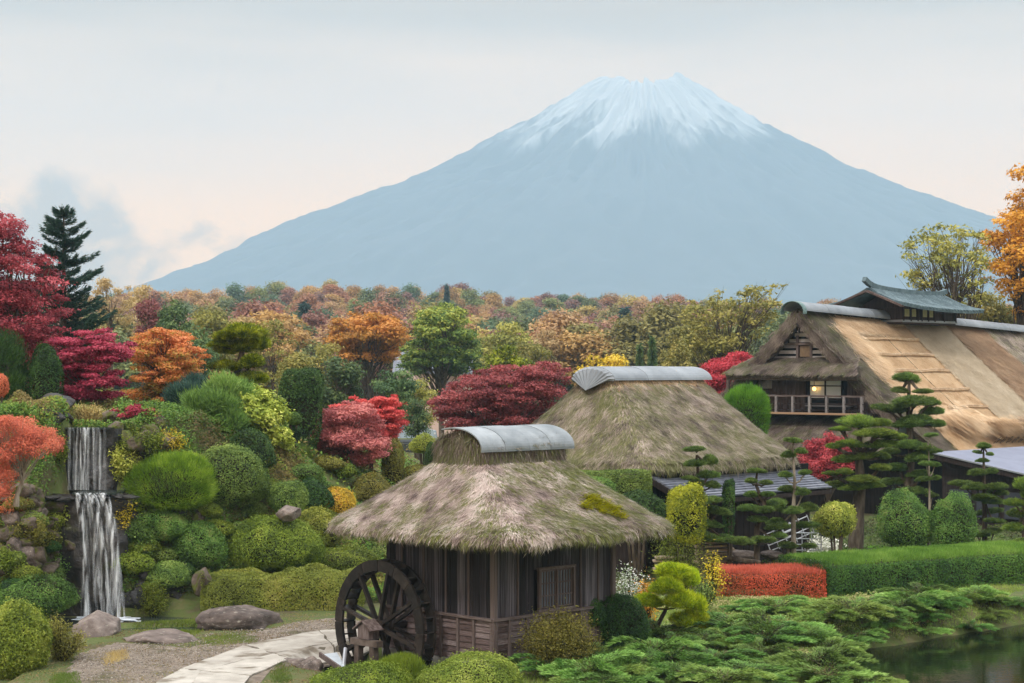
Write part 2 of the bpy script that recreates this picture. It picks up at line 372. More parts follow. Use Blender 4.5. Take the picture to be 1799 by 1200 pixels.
for k in range(0, 8, 2):
    segs = []
    for (a0, a1) in ((0, .5), (.5, 1)):
        f0 = .5+r_.uniform(-.16, .16)
        segs.append(f0)
    f = .5+.22*math.sin(k*2.2); g = .5+.22*math.sin((k+2)*2.2)
    L_ = lambda p, q, t: (p[0]+(q[0]-p[0])*t, p[1]+(q[1]-p[1])*t)
    A0, B0, A1, B1 = lines_a[k], lines_b[k], lines_a[k+2], lines_b[k+2]
    for (t0, t1, u0, u1) in ((0, f, 0, g), (f, 1, g, 1)):
        q = [np.array(gp(*L_(A0, B0, t0))), np.array(gp(*L_(A0, B0, t1))), np.array(gp(*L_(A1, B1, u1))), np.array(gp(*L_(A1, B1, u0)))]
        c = sum(q)/4; q = [p+(c-p)/np.linalg.norm(c-p)*r_.uniform(.018, .034) for p in q]
        # ragged edges
        ring = []
        for i_ in range(4):
            p, n2 = q[i_], q[(i_+1)%4]
            for s_ in range(9):
                t = s_/9; ring.append(p+(n2-p)*t+(c-p)*(.05*math.sin(3.1*t*math.pi+p[0]*3)*math.sin(t*math.pi)+r_.uniform(-.006, .006) if s_ else 0))
        m_ = MB().poly([(p[0], p[1], max(gz(p[0], p[1]), -.25)+.045+r_.uniform(0, .012)) for p in ring][::-1], .03)
        part('paving_slab', m_, PATHM, path)
# ------------------------------------------------------------------ rocks
import bmesh
def rockmesh(seed, sub=4, flat=.8, cuts=11):
    bm = bmesh.new(); bmesh.ops.create_icosphere(bm, subdivisions=sub, radius=1.0)
    P = np.array([v.co[:] for v in bm.verts]); r = np.random.default_rng(seed)
    for _ in range(cuts):
        n = r.normal(size=3); n /= np.linalg.norm(n); d = r.uniform(.58, .92); ov = P@n-d
        P = P-np.where(ov > 0, ov, 0)[:, None]*n*.97
    P = P*(1+.28*(fbm(P, 1.5, seed, 3)-.5)[:, None])+ (np.abs(fbm(P, 3.2, seed+3, 4)-.5)*2)[:, None]*-.16*P+(fbm(P, 9, seed+5, 3)-.5)[:, None]*.06*P
    P[:, 2] *= flat
    for v, p in zip(bm.verts, P): v.co = p
    me = bpy.data.meshes.new('rock'); bm.to_mesh(me); bm.free(); me.polygons.foreach_set('use_smooth', [True]*len(me.polygons)); return me
ROCKM = surf('grey_brown_rock', pal((70, 62, 58), (112, 100, 94), (150, 138, 130)), 1.8, .9, .8, objvar=.45, bscale=6, detail=10, nrough=.65, patch=(srgb(158, 152, 140), 7.0, .60, .12))
MOSSROCK = surf('mossy_rock', pal((58, 50, 44), (96, 84, 74), (122, 110, 100)), 1.5, .95, .9, objvar=.4, bscale=6, detail=10, patch=(srgb(82, 88, 34), 1.6, .48, .12))
WETROCK = surf('wet_black_rock', pal((24, 24, 26), (44, 42, 42), (66, 60, 54)), 2.2, .35, .9, objvar=.3, bscale=7, detail=9, spec=.5, patch=(srgb(58, 60, 28), 2.0, .6, .1))
ROCKS = [rockmesh(i) for i in range(7)]
def rock(name, loc, s, rot, m, parent=None, label=None, cat='boulder', v=0, sub=None):
    me0 = ROCKS[v%7]; key = (v%7, m.name)
    if key not in rock.c:
        c = me0.copy(); c.materials.append(m); rock.c[key] = c
    o = bpy.data.objects.new(name, rock.c[key]); COL.objects.link(o); o.scale = s; o.rotation_euler = rot
    if parent: o.parent = parent; o.location = Vector(loc)-wloc(parent)
    else: o.location = loc
    if label: o['label'] = label; o['category'] = cat
    return o
rock.c = {}
def brock(px, py0, py1, hw, D, label, v, m=ROCKM, rz=0., deep=.8):
    zt, zb = WZ(py0, D), WZ(py1, D); r = hw/FPX*D
    rock('boulder', (WX(px, D), D, (zt+zb)/2-.1), (r*1.08, r*deep, (zt-zb)/2/.8*1.25), (0, 0, rz), m, label=label, v=v)
brock(275, 1100, 1142, 68, 47.9, 'flat topped pale brown boulder between waterfall stream and path', 0)
brock(420, 1058, 1108, 74, 51.0, 'large purple grey boulder below the olive hedge', 3, rz=.4)
brock(178, 1072, 1134, 55, 49.2, 'whitish lichen covered boulder at the foot of the waterfall', 2, rz=1.1)
brock(98, 690, 735, 36, 57.0, 'dark rounded boulder above the waterfall under the crimson maple', 5, WETROCK)
brock(515, 1150, 1182, 30, 44.6, 'angular grey boulder at the path edge beside the water wheel', 1, rz=.2)
brock(548, 1148, 1192, 26, 43.6, 'tall dark boulder against the white flume', 4, rz=.9)
brock(512, 1180, 1205, 40, 42.4, 'low grey stone at the bottom edge beside the path', 6, rz=.5)
brock(507, 882, 908, 22, 56.2, 'small pale rounded boulder between clipped shrubs on the slope', 6)
brock(352, 992, 1040, 20, 53.6, 'upright mossy boulder at the hedge end near the waterfall', 4, MOSSROCK)
brock(150, 1142, 1172, 34, 46.6, 'flat brown ledge stone by the path on the waterfall side', 1, rz=1.9)
brock(115, 1172, 1196, 40, 45.0, 'pale low stone in the bottom corner near the bushes', 3, rz=2.2)
brock(1298, 1106, 1120, 9, 48.8, 'small white stone on the bare bank between junipers', 0)
# stone cliff round the fall
def cliffface(x0, x1, y, z0, z1, seed):
    nx_, nz_ = 34, 48; X, Z = np.meshgrid(np.linspace(x0, x1, nx_), np.linspace(z0, z1, nz_)); P = np.stack([X, 0*X+y, Z], -1).reshape(-1, 3)
    n = fbm(P, 1.7, seed, 4)-.5; P[:, 1] += n*.35+.35*np.abs((P[:, 0]-(x0+x1)/2)/(x1-x0)*2)**4; I = (np.arange(nz_-1)[:, None]*nx_+np.arange(nx_-1)).ravel()
    return np_mesh('cliff', P, np.stack([I, I+1, I+nx_+1, I+nx_], 1), smooth=True)
cliff = struct('rock_cliff', cliffface(-13.8, -11.45, 53.98, -.5, 3.42, 3), WETROCK)
upper = struct('rock_cliff', cliffface(-13.8, -11.95, 55.48, 3.1, 5.31, 5), WETROCK)
rr_ = random.Random(8)
def stones(box, n, D, m, par, smin=.25, smax=.6):
    x0, y0, x1, y1 = box
    for _ in range(n):
        px, py = rr_.uniform(x0, x1), rr_.uniform(y0, y1)
        # find the slope surface behind this pixel
        ds = np.arange(D, D+9, .12); hit = ground(WX(px, ds), ds) >= WZ(py, ds)
        d = float(ds[np.argmax(hit)]) if hit.any() else D+9.0
        s = rr_.uniform(smin, smax)
        rock('stone', (WX(px, d), d+s*.15, WZ(py, d)), (s, s*.8, s*rr_.uniform(.6, 1.0)), (rr_.uniform(-.4, .4), rr_.uniform(-.4, .4), rr_.uniform(0, 6)), m, par, v=rr_.randrange(7))
stones((-10, 860, 128, 1040), 60, 48.0, MOSSROCK, cliff)
stones((10, 880, 125, 1000), 14, 48.0, ROCKM, cliff, .2, .45)
stones((226, 880, 345, 1060), 26, 51.0, WETROCK, cliff, .25, .6)
stones((330, 870, 480, 1000), 14, 52.0, MOSSROCK, cliff, .2, .5)
stones((190, 715, 300, 790), 18, 53.0, MOSSROCK, upper, .35, .7)
stones((60, 700, 120, 790), 8, 53.0, WETROCK, upper, .3, .5)
stones((120, 760, 140, 1050), 8, 52.0, WETROCK, cliff, .25, .45)
stones((215, 770, 250, 1060), 14, 52.0, WETROCK, cliff, .25, .45)
for k in range(7): rock('stone', (-13.6+k*.37, 54.0+rr_.uniform(-.1, .15), 3.33+rr_.uniform(-.06, .03)), (.26, .4, .12), (0, 0, rr_.random()*6), WETROCK, cliff, v=k)
# falling water
def wfmat():
    m = bpy.data.materials.new('falling_water'); m.use_nodes = True; t = m.node_tree; p = t.nodes['Principled BSDF']; out = t.nodes['Material Output']
    p.inputs['Base Color'].default_value = (.90, .94, .97, 1); p.inputs['Roughness'].default_value = .35
    tcn = t.nodes.new('ShaderNodeTexCoord'); mpn = t.nodes.new('ShaderNodeMapping'); mpn.inputs['Scale'].default_value = (7, 4, .30)
    n = t.nodes.new('ShaderNodeTexNoise'); n.inputs['Scale'].default_value = 1.6; n.inputs['Detail'].default_value = 5
    g = t.nodes.new('ShaderNodeNewGeometry'); t.links.new(g.outputs['Position'], mpn.inputs[0]); t.links.new(mpn.outputs[0], n.inputs['Vector'])
    at = t.nodes.new('ShaderNodeAttribute'); at.attribute_name = 'tint'
    mr = t.nodes.new('ShaderNodeMapRange'); mr.inputs[1].default_value = .40; mr.inputs[2].default_value = .74; t.links.new(n.outputs[0], mr.inputs[0])
    mu = t.nodes.new('ShaderNodeMath'); mu.operation = 'MULTIPLY'; t.links.new(mr.outputs[0], mu.inputs[0]); t.links.new(at.outputs['Fac'], mu.inputs[1])
    tr = t.nodes.new('ShaderNodeBsdfTransparent'); mx = t.nodes.new('ShaderNodeMixShader')
    t.links.new(mu.outputs[0], mx.inputs[0]); t.links.new(tr.outputs[0], mx.inputs[1]); t.links.new(p.outputs[0], mx.inputs[2]); t.links.new(mx.outputs[0], out.inputs['Surface'])
    return m
WF = wfmat()
def strands(fall, specs, ztop, zbot, yplane, bow):
    r = np.random.default_rng(5)
    for (px0, px1, wpx, op) in specs:
        n = 26; ts = np.linspace(0, 1, n); Vv = []; Ff = []; tt = []
        x0, x1 = WX(px0, yplane), WX(px1, yplane-bow); hw = wpx/2/FPX*yplane
        nc = 7; ph = r.uniform(0, 50)
        for i_, t in enumerate(ts):
            z = ztop+.03-(ztop-zbot)*t**1.25; y = yplane-.2-bow*t**.7
            x = x0+(x1-x0)*t**.6+.05*(vnoise(np.array([[t*5, ph, 0]]))[0]-.5)
            ww = hw*(.7+.5*t+.4*(vnoise(np.array([[t*7, ph+9, 0]]))[0]-.5))
            for c in range(nc):
                u = c/(nc-1)*2-1; Vv.append((x+u*ww, y-.09*(1-u*u), z))
        for i_ in range(n-1):
            for c in range(nc-1):
                o = i_*nc+c; Ff.append((o, o+1, o+nc+1, o+nc)); e = 1-abs((c+.5)/(nc-1)*2-1)**2; tt.append(op*(.35+.65*e)*(.8+.3*r.random()))
        part('water_strand', np_mesh('strand', Vv, Ff, tt, True), WF, fall)
uf = thing('waterfall', (-12.8, 55.2, 3.4), 'upper single drop of the waterfall over a straight rock lip', 'waterfall')
part('water_lip', MB().box((-12.85, 55.75, 5.33), 1.42, 1.1, .05), STREAM, uf)
strands(uf, [(128, 130, 14, .35), (150, 152, 26, .16), (150, 150, 9, 1.0), (158, 156, 12, .9), (140, 138, 8, .7), (172, 172, 24, .14), (178, 178, 6, .6), (167, 168, 6, .5), (124, 123, 8, .5), (185, 186, 8, .35), (145, 146, 4, .8)], 5.33, 3.45, 55.3, .12)
lf = thing('waterfall', (-11.9, 53.5, -.1), 'lower wider drop of the waterfall in white strands into the pool', 'waterfall')
part('water_lip', MB().box((-12.35, 54.5, 3.44), 1.3, 1.3, .05), STREAM, lf)
strands(lf, [(138, 152, 13, .9), (146, 160, 8, .5), (156, 178, 12, .8), (160, 192, 13, 1.0), (172, 205, 10, .55), (180, 212, 15, 1.0), (184, 218, 8, .7), (150, 185, 26, .10), (178, 205, 26, .10), (166, 196, 6, .8), (140, 158, 5, .9), (188, 220, 6, .45), (152, 170, 6, .6)], 3.45, -.13, 53.9, .75)
foam = MB()
for k in range(70):
    a_ = rr_.uniform(0, 6.28); x = -11.75+rr_.uniform(-.75, .85); y = 52.85+rr_.gauss(-.05, .22); r0 = rr_.uniform(.05, .16)
    foam.poly(blobpoly(x, y, r0*1.6, r0, -.145+rr_.uniform(0, .07), 8, k))
part('foam', foam, surf('foam', pal((205, 215, 225), (240, 244, 248)), 12, .5), lf, kind='stuff')
# ------------------------------------------------------------------ thatch
STRAW_OLD = leafmat('weathered_thatch_straw', pal((98, 82, 78), (166, 146, 138), (204, 185, 175), (224, 208, 199), (238, 226, 218), (128, 126, 84), (112, 120, 62), (156, 156, 88)), .12, .8, 0)
STRAW_GREY = leafmat('grey_old_thatch_straw', pal((90, 80, 72), (146, 132, 118), (178, 162, 148), (198, 182, 168), (218, 204, 190), (134, 130, 92), (116, 120, 74), (158, 154, 104)), .12, .8, 0)
STRAW_DARK = leafmat('dark_brown_thatch_straw', pal((76, 62, 56), (104, 90, 82), (128, 114, 104), (150, 136, 124), (166, 154, 138), (104, 102, 70), (96, 100, 58), (122, 120, 80)), .12, .8, 0)
STRAW_NEW = leafmat('fresh_golden_straw', pal((168, 134, 98), (204, 170, 130), (224, 194, 154), (236, 211, 176), (243, 224, 196)), .15, .75, 0)
STRAW_BEIGE = leafmat('trimmed_beige_straw', pal((172, 154, 128), (198, 180, 152), (212, 196, 170), (224, 210, 188)), .12, .8, 0)
STRAW_BROWN = leafmat('brown_straw', pal((132, 106, 84), (170, 140, 112), (194, 164, 132), (212, 184, 152)), .12, .8, 0)
def tbase(name, a, b, c): return surf(name, pal(a, b, c), 5, .95, .9, bscale=22, coords='World', detail=8)
TB_OLD = tbase('thatch_body', (92, 80, 74), (142, 126, 116), (176, 160, 150))
TB_DARK = tbase('dark_thatch_body', (62, 52, 46), (90, 78, 70), (112, 100, 90))
TB_NEW = tbase('fresh_thatch_body', (198, 164, 124), (220, 189, 149), (232, 206, 169))
TB_BEIGE = tbase('trimmed_thatch_body', (184, 164, 136), (202, 184, 156), (216, 200, 174))
TB_BROWN = tbase('brown_thatch_body', (142, 116, 92), (174, 146, 118), (194, 166, 136))
CUT = surf('cut_thatch_ends', pal((58, 48, 42), (88, 76, 66), (118, 104, 90)), 14, .95, .9, bscale=40, coords='World')
def strandmesh(name, P, dn, nr, L, W, tint, seed, jit=.22, lift=(.01, .05), per=6, spread=.10):
    r = np.random.default_rng(seed); n = len(P)
    k = per; P = np.repeat(P, k, 0); dn = np.repeat(dn, k, 0); nr = np.repeat(nr, k, 0); tint = np.repeat(tint, k)
    tj = np.repeat(r.normal(0, 1, n), k); lj = np.repeat(r.random(n), k)
    sd = np.cross(dn, nr); sd /= np.linalg.norm(sd, axis=1)[:, None]+1e-9
    m = len(P)
    P = P+sd*r.normal(0, spread, m)[:, None]+dn*r.normal(0, spread*.8, m)[:, None]
    d = dn+sd*(tj*jit*.6+r.normal(0, jit*.5, m))[:, None]; d /= np.linalg.norm(d, axis=1)[:, None]
    LL = L*r.uniform(.6, 1.3, m)[:, None]; ww = W*r.uniform(.6, 1.4, m)[:, None]
    b = P+nr*(lift[0]*r.uniform(.2, 1, m))[:, None]; t = P+d*LL+nr*(lift[1]*(.3+.7*lj)*r.uniform(.4, 1.5, m))[:, None]
    V = np.empty((m, 3, 3)); V[:, 0] = b-sd*ww*.6; V[:, 1] = b+sd*ww*.6; V[:, 2] = t
    F = np.arange(m*3).reshape(-1, 3)
    return np_mesh(name, V.reshape(-1, 3), F, np.clip(tint+r.normal(0, .05, m), 0, 1))
def mosstint(P, r, seed, moss, f=.9, lo=0.0, hi=.56):
    """0..0.57 straw shades, above: moss shades where the moss field says so"""
    a = fbm(P, f, seed, 4); b = vnoise(P, 2.6, seed+5)
    straw = np.clip(lo+(hi-lo)*(.22+1.15*(b-.5)+.5*r.random(len(P))), lo, hi)
    g = (.55*a+.45*vnoise(P, 3.4, seed+9)+.5*(r.random(len(P))-.5)) < moss
    return np.where(g, .66+.34*r.random(len(P)), straw)
def sample_tris(V, F, n, r):
    a, b, c = V[F[:, 0]], V[F[:, 1]], V[F[:, 2]]; N = np.cross(b-a, c-a); A = np.linalg.norm(N, axis=1)
    i = r.choice(len(F), n, p=A/A.sum()); u = r.random(n); v = r.random(n); s = u+v > 1; u[s] = 1-u[s]; v[s] = 1-v[s]
    return a[i]+(b[i]-a[i])*u[:, None]+(c[i]-a[i])*v[:, None], N[i]/A[i][:, None]
def ringroof(C, u, v, rings, N=168, lump=.05, seed=0):
    C = np.array(C, float); th = np.linspace(0, 2*math.pi, N, endpoint=False); Vv = []
    for (a, b, n, z) in rings:
        c, s = np.cos(th), np.sin(th); r = (np.abs(c/a)**n+np.abs(s/b)**n)**(-1/n)
        X, Y = r*c, r*s
        Vv.append(np.stack([C[0]+u[0]*X+v[0]*Y, C[1]+u[1]*X+v[1]*Y, np.full(N, z)], 1))
    Vv = np.array(Vv); nrm = np.array([1, 1, 1.])
    Vf = Vv.reshape(-1, 3); off = (fbm(Vf, 1.6, seed, 4)-.5)*2*lump
    cen = np.array([C[0], C[1], Vf[:, 2].mean()]); d = Vf-cen; d /= np.linalg.norm(d, axis=1)[:, None]+1e-9
    Vf = Vf+d*off[:, None]; Vf[:, 2] += (fbm(Vf, .7, seed+2, 3)-.5)*lump*1.6
    K = len(rings); i = np.arange(K-1)[:, None]; j = np.arange(N)[None, :]; j2 = (j+1)%N
    F = np.stack([i*N+j, i*N+j2, (i+1)*N+j2, (i+1)*N+j], -1).reshape(-1, 4)
    return Vf, F
def roof_strands(name, V, F, sel, n, L, W, seed, mossf, parent, m, per=6, jit=.24, lift=(.01, .06), spread=.1):
    r = np.random.default_rng(seed); F = F[sel]; T = np.concatenate([F[:, [0, 1, 2]], F[:, [0, 2, 3]]])
    P, nr = sample_tris(V, T, n, r); nr = np.where(nr[:, 2:3] < -.2, -nr, nr)
    g = np.array([0, 0, -1.]); dn = g-nr*(nr@g)[:, None]; q = np.linalg.norm(dn, axis=1)[:, None]; dn = dn/(q+1e-6)
    tint = mossf(P, r)
    return part(name, strandmesh(name, P, dn, nr, L, W, tint, seed+1, jit, lift, per, spread), m, parent, kind='stuff')
def arch_sheet(parent, C, u, v, u0, u1, hw, z0, rise, m, n, name='metal_sheet', a0=6, a1=174, lap=.03, dip=0.0):
    for k in range(n):
        s0 = u0+(u1-u0)*k/n-lap; s1 = u0+(u1-u0)*(k+1)/n+lap; Vv, Ff = [], []; M = 18
        lft = .012*(k%2)
        for s in (s0, s1):
            for e in (0, .03):
                for i in range(M+1):
                    t = math.radians(a0+(a1-a0)*i/M)
                    y = (hw+e+lft)*math.cos(t); z = z0+(rise+e+lft)*math.sin(t)+dip*(s-u0)
                    Vv.append((C[0]+u[0]*s+v[0]*y, C[1]+u[1]*s+v[1]*y, z))
        q = M+1
        for i in range(M):
            Ff += [(i, i+1, 2*q+i+1, 2*q+i), (q+i, 3*q+i, 3*q+i+1, q+i+1), (i, q+i, q+i+1, i+1), (2*q+i, 2*q+i+1, 3*q+i+1, 3*q+i)]
        Ff += [(0, 2*q, 3*q, q), (M, q+M, 3*q+M, 2*q+M)]
        part(name, py_mesh(name, Vv, Ff), m, parent)
SHEET = surf('weathered_zinc_sheet', pal((112, 120, 124), (142, 148, 152), (168, 174, 178)), 1.2, .5, .15, (1, 1, 1), objvar=.4, spec=.4, metal=.25, coords='World', patch=(srgb(120, 128, 130), 1.5, .60, .25))
SHEETB = surf('grey_painted_sheet', pal((112, 118, 124), (134, 140, 146), (152, 158, 164)), .9, .5, .08, spec=.4, metal=.15, objvar=.25, coords='World')
# ------------------------------------------------------------------ mill hut
WOOD = surf('weathered_dark_boards', pal((26, 23, 24), (44, 39, 41), (72, 66, 70), (124, 118, 124)), 2.0, .85, .5, (7, 7, .6), objvar=.75, detail=8)
WOODH = surf('weathered_lap_boards', pal((66, 52, 50), (92, 76, 72), (116, 100, 98), (146, 134, 132)), 2.0, .85, .5, (1.2, 7, 8), objvar=.6, detail=8)
POSTM = surf('grey_brown_posts', pal((74, 60, 56), (102, 88, 84), (130, 118, 114)), 4, .85, .4, (3, 3, .6), objvar=.3)
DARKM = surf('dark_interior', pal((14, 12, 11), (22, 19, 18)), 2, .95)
CONC = surf('grey_footing', pal((128, 126, 122), (158, 156, 152)), 4, .9, .3)
mt = math.radians(45); MU = np.array([math.cos(mt), math.sin(mt)]); MV = np.array([-math.sin(mt), math.cos(mt)])
MC0 = np.array([-.43, 43.0]); ML, MW = 4.18, 3.85
def MP(a, b, z=0.0): p = MC0+MU*a+MV*b; return (p[0], p[1], z)
mill = thing('thatched_mill_hut', MP(ML/2, MW/2, 0), 'small square mill hut of dark boards under a flared mossy thatched roof', 'hut')
part('footing', MB().box(MP(ML/2, MW/2, -.1), ML+.16, MW+.16, .5, (*MU, 0), (*MV, 0)), CONC, mill)
wall = part('wall', MB().box(MP(ML/2, MW/2, 1.7), ML-.1, MW-.1, 3.2, (*MU, 0), (*MV, 0)), DARKM, mill)
rz = mt; rzv = mt+math.pi/2
rw = random.Random(3)
WZ0, WZ1 = 1.19, 3.25
def boards(length, along, face, skip=None):
    s = 0
    while s < length-.02:
        wdt = min(rw.uniform(.17, .30), length-s); c = s+wdt/2
        zs = [(WZ0, WZ1)]
        if skip and c > skip[0] and c < skip[1]: zs = [(WZ0, skip[2]), (skip[3], WZ1)]
        for z0, z1 in zs:
            pr = .03+rw.uniform(0, .016)
            if along == 'u': p = MP(c, -pr/2+.05, (z0+z1)/2)
            else: p = MP(-pr/2+.05, c, (z0+z1)/2)
            piece('plank', wall, WOOD, p, (wdt-.012, .05+pr, z1-z0) if True else None, rz if along == 'u' else rzv)
        s += wdt
boards(ML, 'u', 0, (1.45, 2.72, 1.28, 2.28)); boards(MW, 'v', 0)
def lap(length, along, posts):
    edges = [0]+posts+[length]
    for a, b in zip(edges[:-1], edges[1:]):
        for k in range(7):
            z0 = .17+k*.142; c = (a+b)/2; tilt = .09
            p = MP(c, -.035, z0+.075) if along == 'u' else MP(-.035, c, z0+.075)
            piece('lap_board', wall, WOODH, p, (b-a-.05, .03, .158), rot=(-.2 if along == 'u' else .2, 0, rz if along == 'u' else rzv))
    for a in edges:
        p = MP(a, -.06, .66) if along == 'u' else MP(-.06, a, .66)
        piece('wall_post', wall, POSTM, p, (.075, .09, 1.06), rz if along == 'u' else rzv)
lap(ML, 'u', [.45, 1.05, 1.65, 2.3, 2.95, 3.6]); lap(MW, 'v', [.6, 1.15, 1.75, 2.4, 3.1])
piece('wall_rail', wall, POSTM, MP(ML/2, -.07, 1.2), (ML+.2, .12, .06), rz); piece('wall_rail', wall, POSTM, MP(-.07, MW/2, 1.197), (MW+.1, .12, .055), rzv)
piece('corner_post', wall, POSTM, MP(-.03, -.03, 1.75), (.12, .12, 3.2), rz); piece('corner_post', wall, POSTM, MP(ML-.02, -.03, 1.75), (.12, .12, 3.2), rz)
for s in (.75, 2.95, 3.6): piece('batten', wall, POSTM, MP(s, -.055, 2.2), (.035, .045, 2.0), rz)
for s in (.8, 1.6, 2.4, 3.2): piece('batten', wall, POSTM, MP(-.055, s, 2.2), (.035, .045, 2.0), rzv)
PANE = surf('dusty_window_pane', pal((74, 80, 90), (104, 112, 122), (128, 134, 142)), 2.0, .35, .05, objvar=.4, spec=.5)
win = part('window', MB().box(MP(2.085, .02, 1.78), 1.18, .06, .98, (*MU, 0), (*MV, 0)), DARKM, mill)
for k in range(2):
    x0 = 1.525+k*.58
    piece('pane', win, PANE, MP(x0+.27, -.02, 1.78), (.5, .02, .88), rz)
    for q in range(6): piece('window_bar', win, POSTM, MP(x0+.03+q*.097, -.045, 1.78), (.022, .03, .92), rz)
    for zz in (1.34, 1.62, 1.92, 2.22): piece('window_bar', win, POSTM, MP(x0+.27, -.05, zz), (.54, .022, .03), rz)
for (a, b, c, d) in ((2.085, 2.285, 1.3, .07), (2.085, 1.27, 1.3, .07)): piece('frame', win, POSTM, MP(a, -.06, b), (c, .09, d), rz)
for a in (1.475, 2.695, 2.085): piece('frame', win, POSTM, MP(a, -.061, 1.78), (.06, .08, .98), rz)
MCEN = np.array(MP(ML/2, MW/2)[:2])
A_, B_ = 3.28, 3.62
rings = [(A_-1.1, B_-1.5, 8, 3.45), (A_-.5, B_-.55, 6, 3.12), (A_-.16, B_-.16, 5, 3.04), (A_-.03, B_-.03, 5, 3.09), (A_, B_, 5, 3.19), (A_-.05, B_-.05, 5, 3.29), (A_-.16, B_-.17, 5, 3.38)]
for t in np.linspace(.06, 1, 16):
    rings.append((A_-.16+(1.54-A_+.16)*t, B_-.17+(.98-B_+.17)*t, 5+2*t, 3.38+1.44*t**1.16))
rings += [(1.51, .93, 8, 4.98), (1.50, .92, 9, 5.16)]
for ph in (20, 40, 60, 75, 86): rings.append((1.49, .92*math.cos(math.radians(ph)), 9, 5.16+.44*math.sin(math.radians(ph))))
V, F = ringroof(MCEN, MU, MV, rings, seed=3, lump=.07)
mroof = part('thatched_roof', np_mesh('roof', V, F, smooth=True), TB_OLD, mill)
N_ = 168
def mill_moss(P, r):
    q = (P[:, :2]-MCEN); side = q@MU*.10-q@MV*.05
    t = mosstint(P, r, 21, .495+np.clip(side, -.12, .10)+np.clip(3.3-P[:, 2], 0, .4)*.15, .85)
    d = np.abs(q@MU*1.04-q@MV*.80)-.0
    return t
roof_strands('thatch', V, F, slice(N_*3, N_*22), 26000, .22, .017, 31, mill_moss, mroof, STRAW_OLD, 5, .42, (.012, .075), .05)
roof_strands('thatch', V, F, slice(N_*22, N_*30), 2200, .22, .018, 33, lambda P, r: mosstint(P, r, 8, .50, 1.4), mroof, STRAW_DARK, 6, .25)
roof_strands('thatch_eave', V, F, slice(N_*1, N_*5), 3600, .11, .016, 35, lambda P, r: mosstint(P, r, 5, .42, 1.0), mroof, STRAW_DARK, 5, .25, (.0, .03))
arch_sheet(mill, MCEN, MU, MV, -1.58, 1.62, 1.0, 5.16, .50, SHEET, 4, a0=66, a1=186)
# bright moss patch on the right slope
MOSSB = leafmat('bright_yellow_moss', pal((150, 150, 16), (182, 180, 28), (204, 198, 52)), .2, .8, 0)
r = np.random.default_rng(77); T = F[N_*6:N_*20]; T = np.concatenate([T[:, [0, 1, 2]], T[:, [0, 2, 3]]])
P, nr = sample_tris(V, T, 60000, r)
ppx = CX+FPX*P[:, 0]/P[:, 1]; ppy = HOR-FPX*(P[:, 2]-CAMH)/P[:, 1]
q = P[:, :2]-MCEN; cu, cv = q@MU, -(q@MV)
sel = ((np.hypot((cu-.9)/.5, (cv-2.65)/.45) < .8+.8*(vnoise(P, 3, 4)-.5)) | (np.hypot((cu-1.0)/.3, (cv-3.1)/.5) < .6+1.0*(vnoise(P, 3, 6)-.5)) | (np.hypot((cu-.45)/.5, (cv-2.6)/.25) < .6+1.0*(vnoise(P, 4, 9)-.5)))
sel &= (cv > 0) & (r.random(len(P)) < .8) & (vnoise(P, 7, 12) > .34)
P, nr = P[sel], nr[sel]; nr = np.where(nr[:, 2:3] < 0, -nr, nr); g = np.array([0, 0, -1.]); dn = g-nr*(nr@g)[:, None]; dn /= np.linalg.norm(dn, axis=1)[:, None]
if len(P): part('moss_patch', strandmesh('moss', P+nr*.05, dn, nr, .09, .03, r.random(len(P)), 9, .9, (.02, .12), 3, .06), MOSSB, mroof, kind='stuff', label='bright yellow moss patch')
# ------------------------------------------------------------------ water wheel
WHEEL = surf('wet_black_timber', pal((22, 18, 16), (38, 32, 28), (62, 54, 48)), 3, .6, .5, (1, 1, 1), objvar=.5, detail=7)
WHEELB = surf('worn_brown_timber', pal((60, 50, 44), (86, 74, 66), (112, 100, 92)), 3, .8, .4, (1, 1, 1), objvar=.5)
WHC = 3.1; WR = 1.64; WAZ = .81
wheel = thing('water_wheel', MP(-.71, WHC, WAZ), 'large black timber water wheel turning beside the mill hut', 'water wheel')
def wp(o, ang, r): return np.array(MP(-o, WHC+r*math.cos(ang), WAZ+r*math.sin(ang)))
for o in (.52, .90):
    rb_ = MB(); ar = [2*math.pi*i/48 for i in range(49)]
    for a0_, a1_ in zip(ar[:-1], ar[1:]): rb_.poly([wp(o-.02, a0_, WR-.02), wp(o-.02, a1_, WR-.02), wp(o-.02, a1_, WR-.25), wp(o-.02, a0_, WR-.25)], .04, (MU[0], MU[1], 0))
    rim = part('rim', rb_, WHEEL, wheel)
    nseg = 16
    for k in range(nseg):
        a0, a1 = 2*math.pi*k/nseg+.012, 2*math.pi*(k+1)/nseg-.012; m_ = MB(); pts = []
        arcs = [a0+(a1-a0)*i/4 for i in range(5)]
        ring = [wp(o-.035, a, WR) for a in arcs]+[wp(o-.035, a, WR-.27) for a in arcs[::-1]]
        m_.poly(ring, .07, (MU[0], MU[1], 0))
        part('rim_segment', m_, WHEEL, rim)
    # spokes
    for k in range(8):
        a = math.pi*2*k/8+.26
        sp = MB().bar(wp(o, a, .12), wp(o, a, WR-.2), .075, .11, (MU[0], MU[1], 0))
        part('spoke', sp, WHEEL, wheel)
for k in range(28):
    a = 2*math.pi*k/28; c = wp(.71, a, WR-.15)
    t = np.array([MV[0]*math.cos(a), MV[1]*math.cos(a), math.sin(a)]); s = np.array([-MV[0]*math.sin(a), -MV[1]*math.sin(a), math.cos(a)])
    part('paddle', MB().box(c, .32, .28, .03, (MU[0], MU[1], 0), t, s), WHEEL, wheel)
part('axle', MB().tube([wp(-.2, 0, 0), wp(1.38, 0, 0)], [.11, .11], 10), WHEEL, wheel)
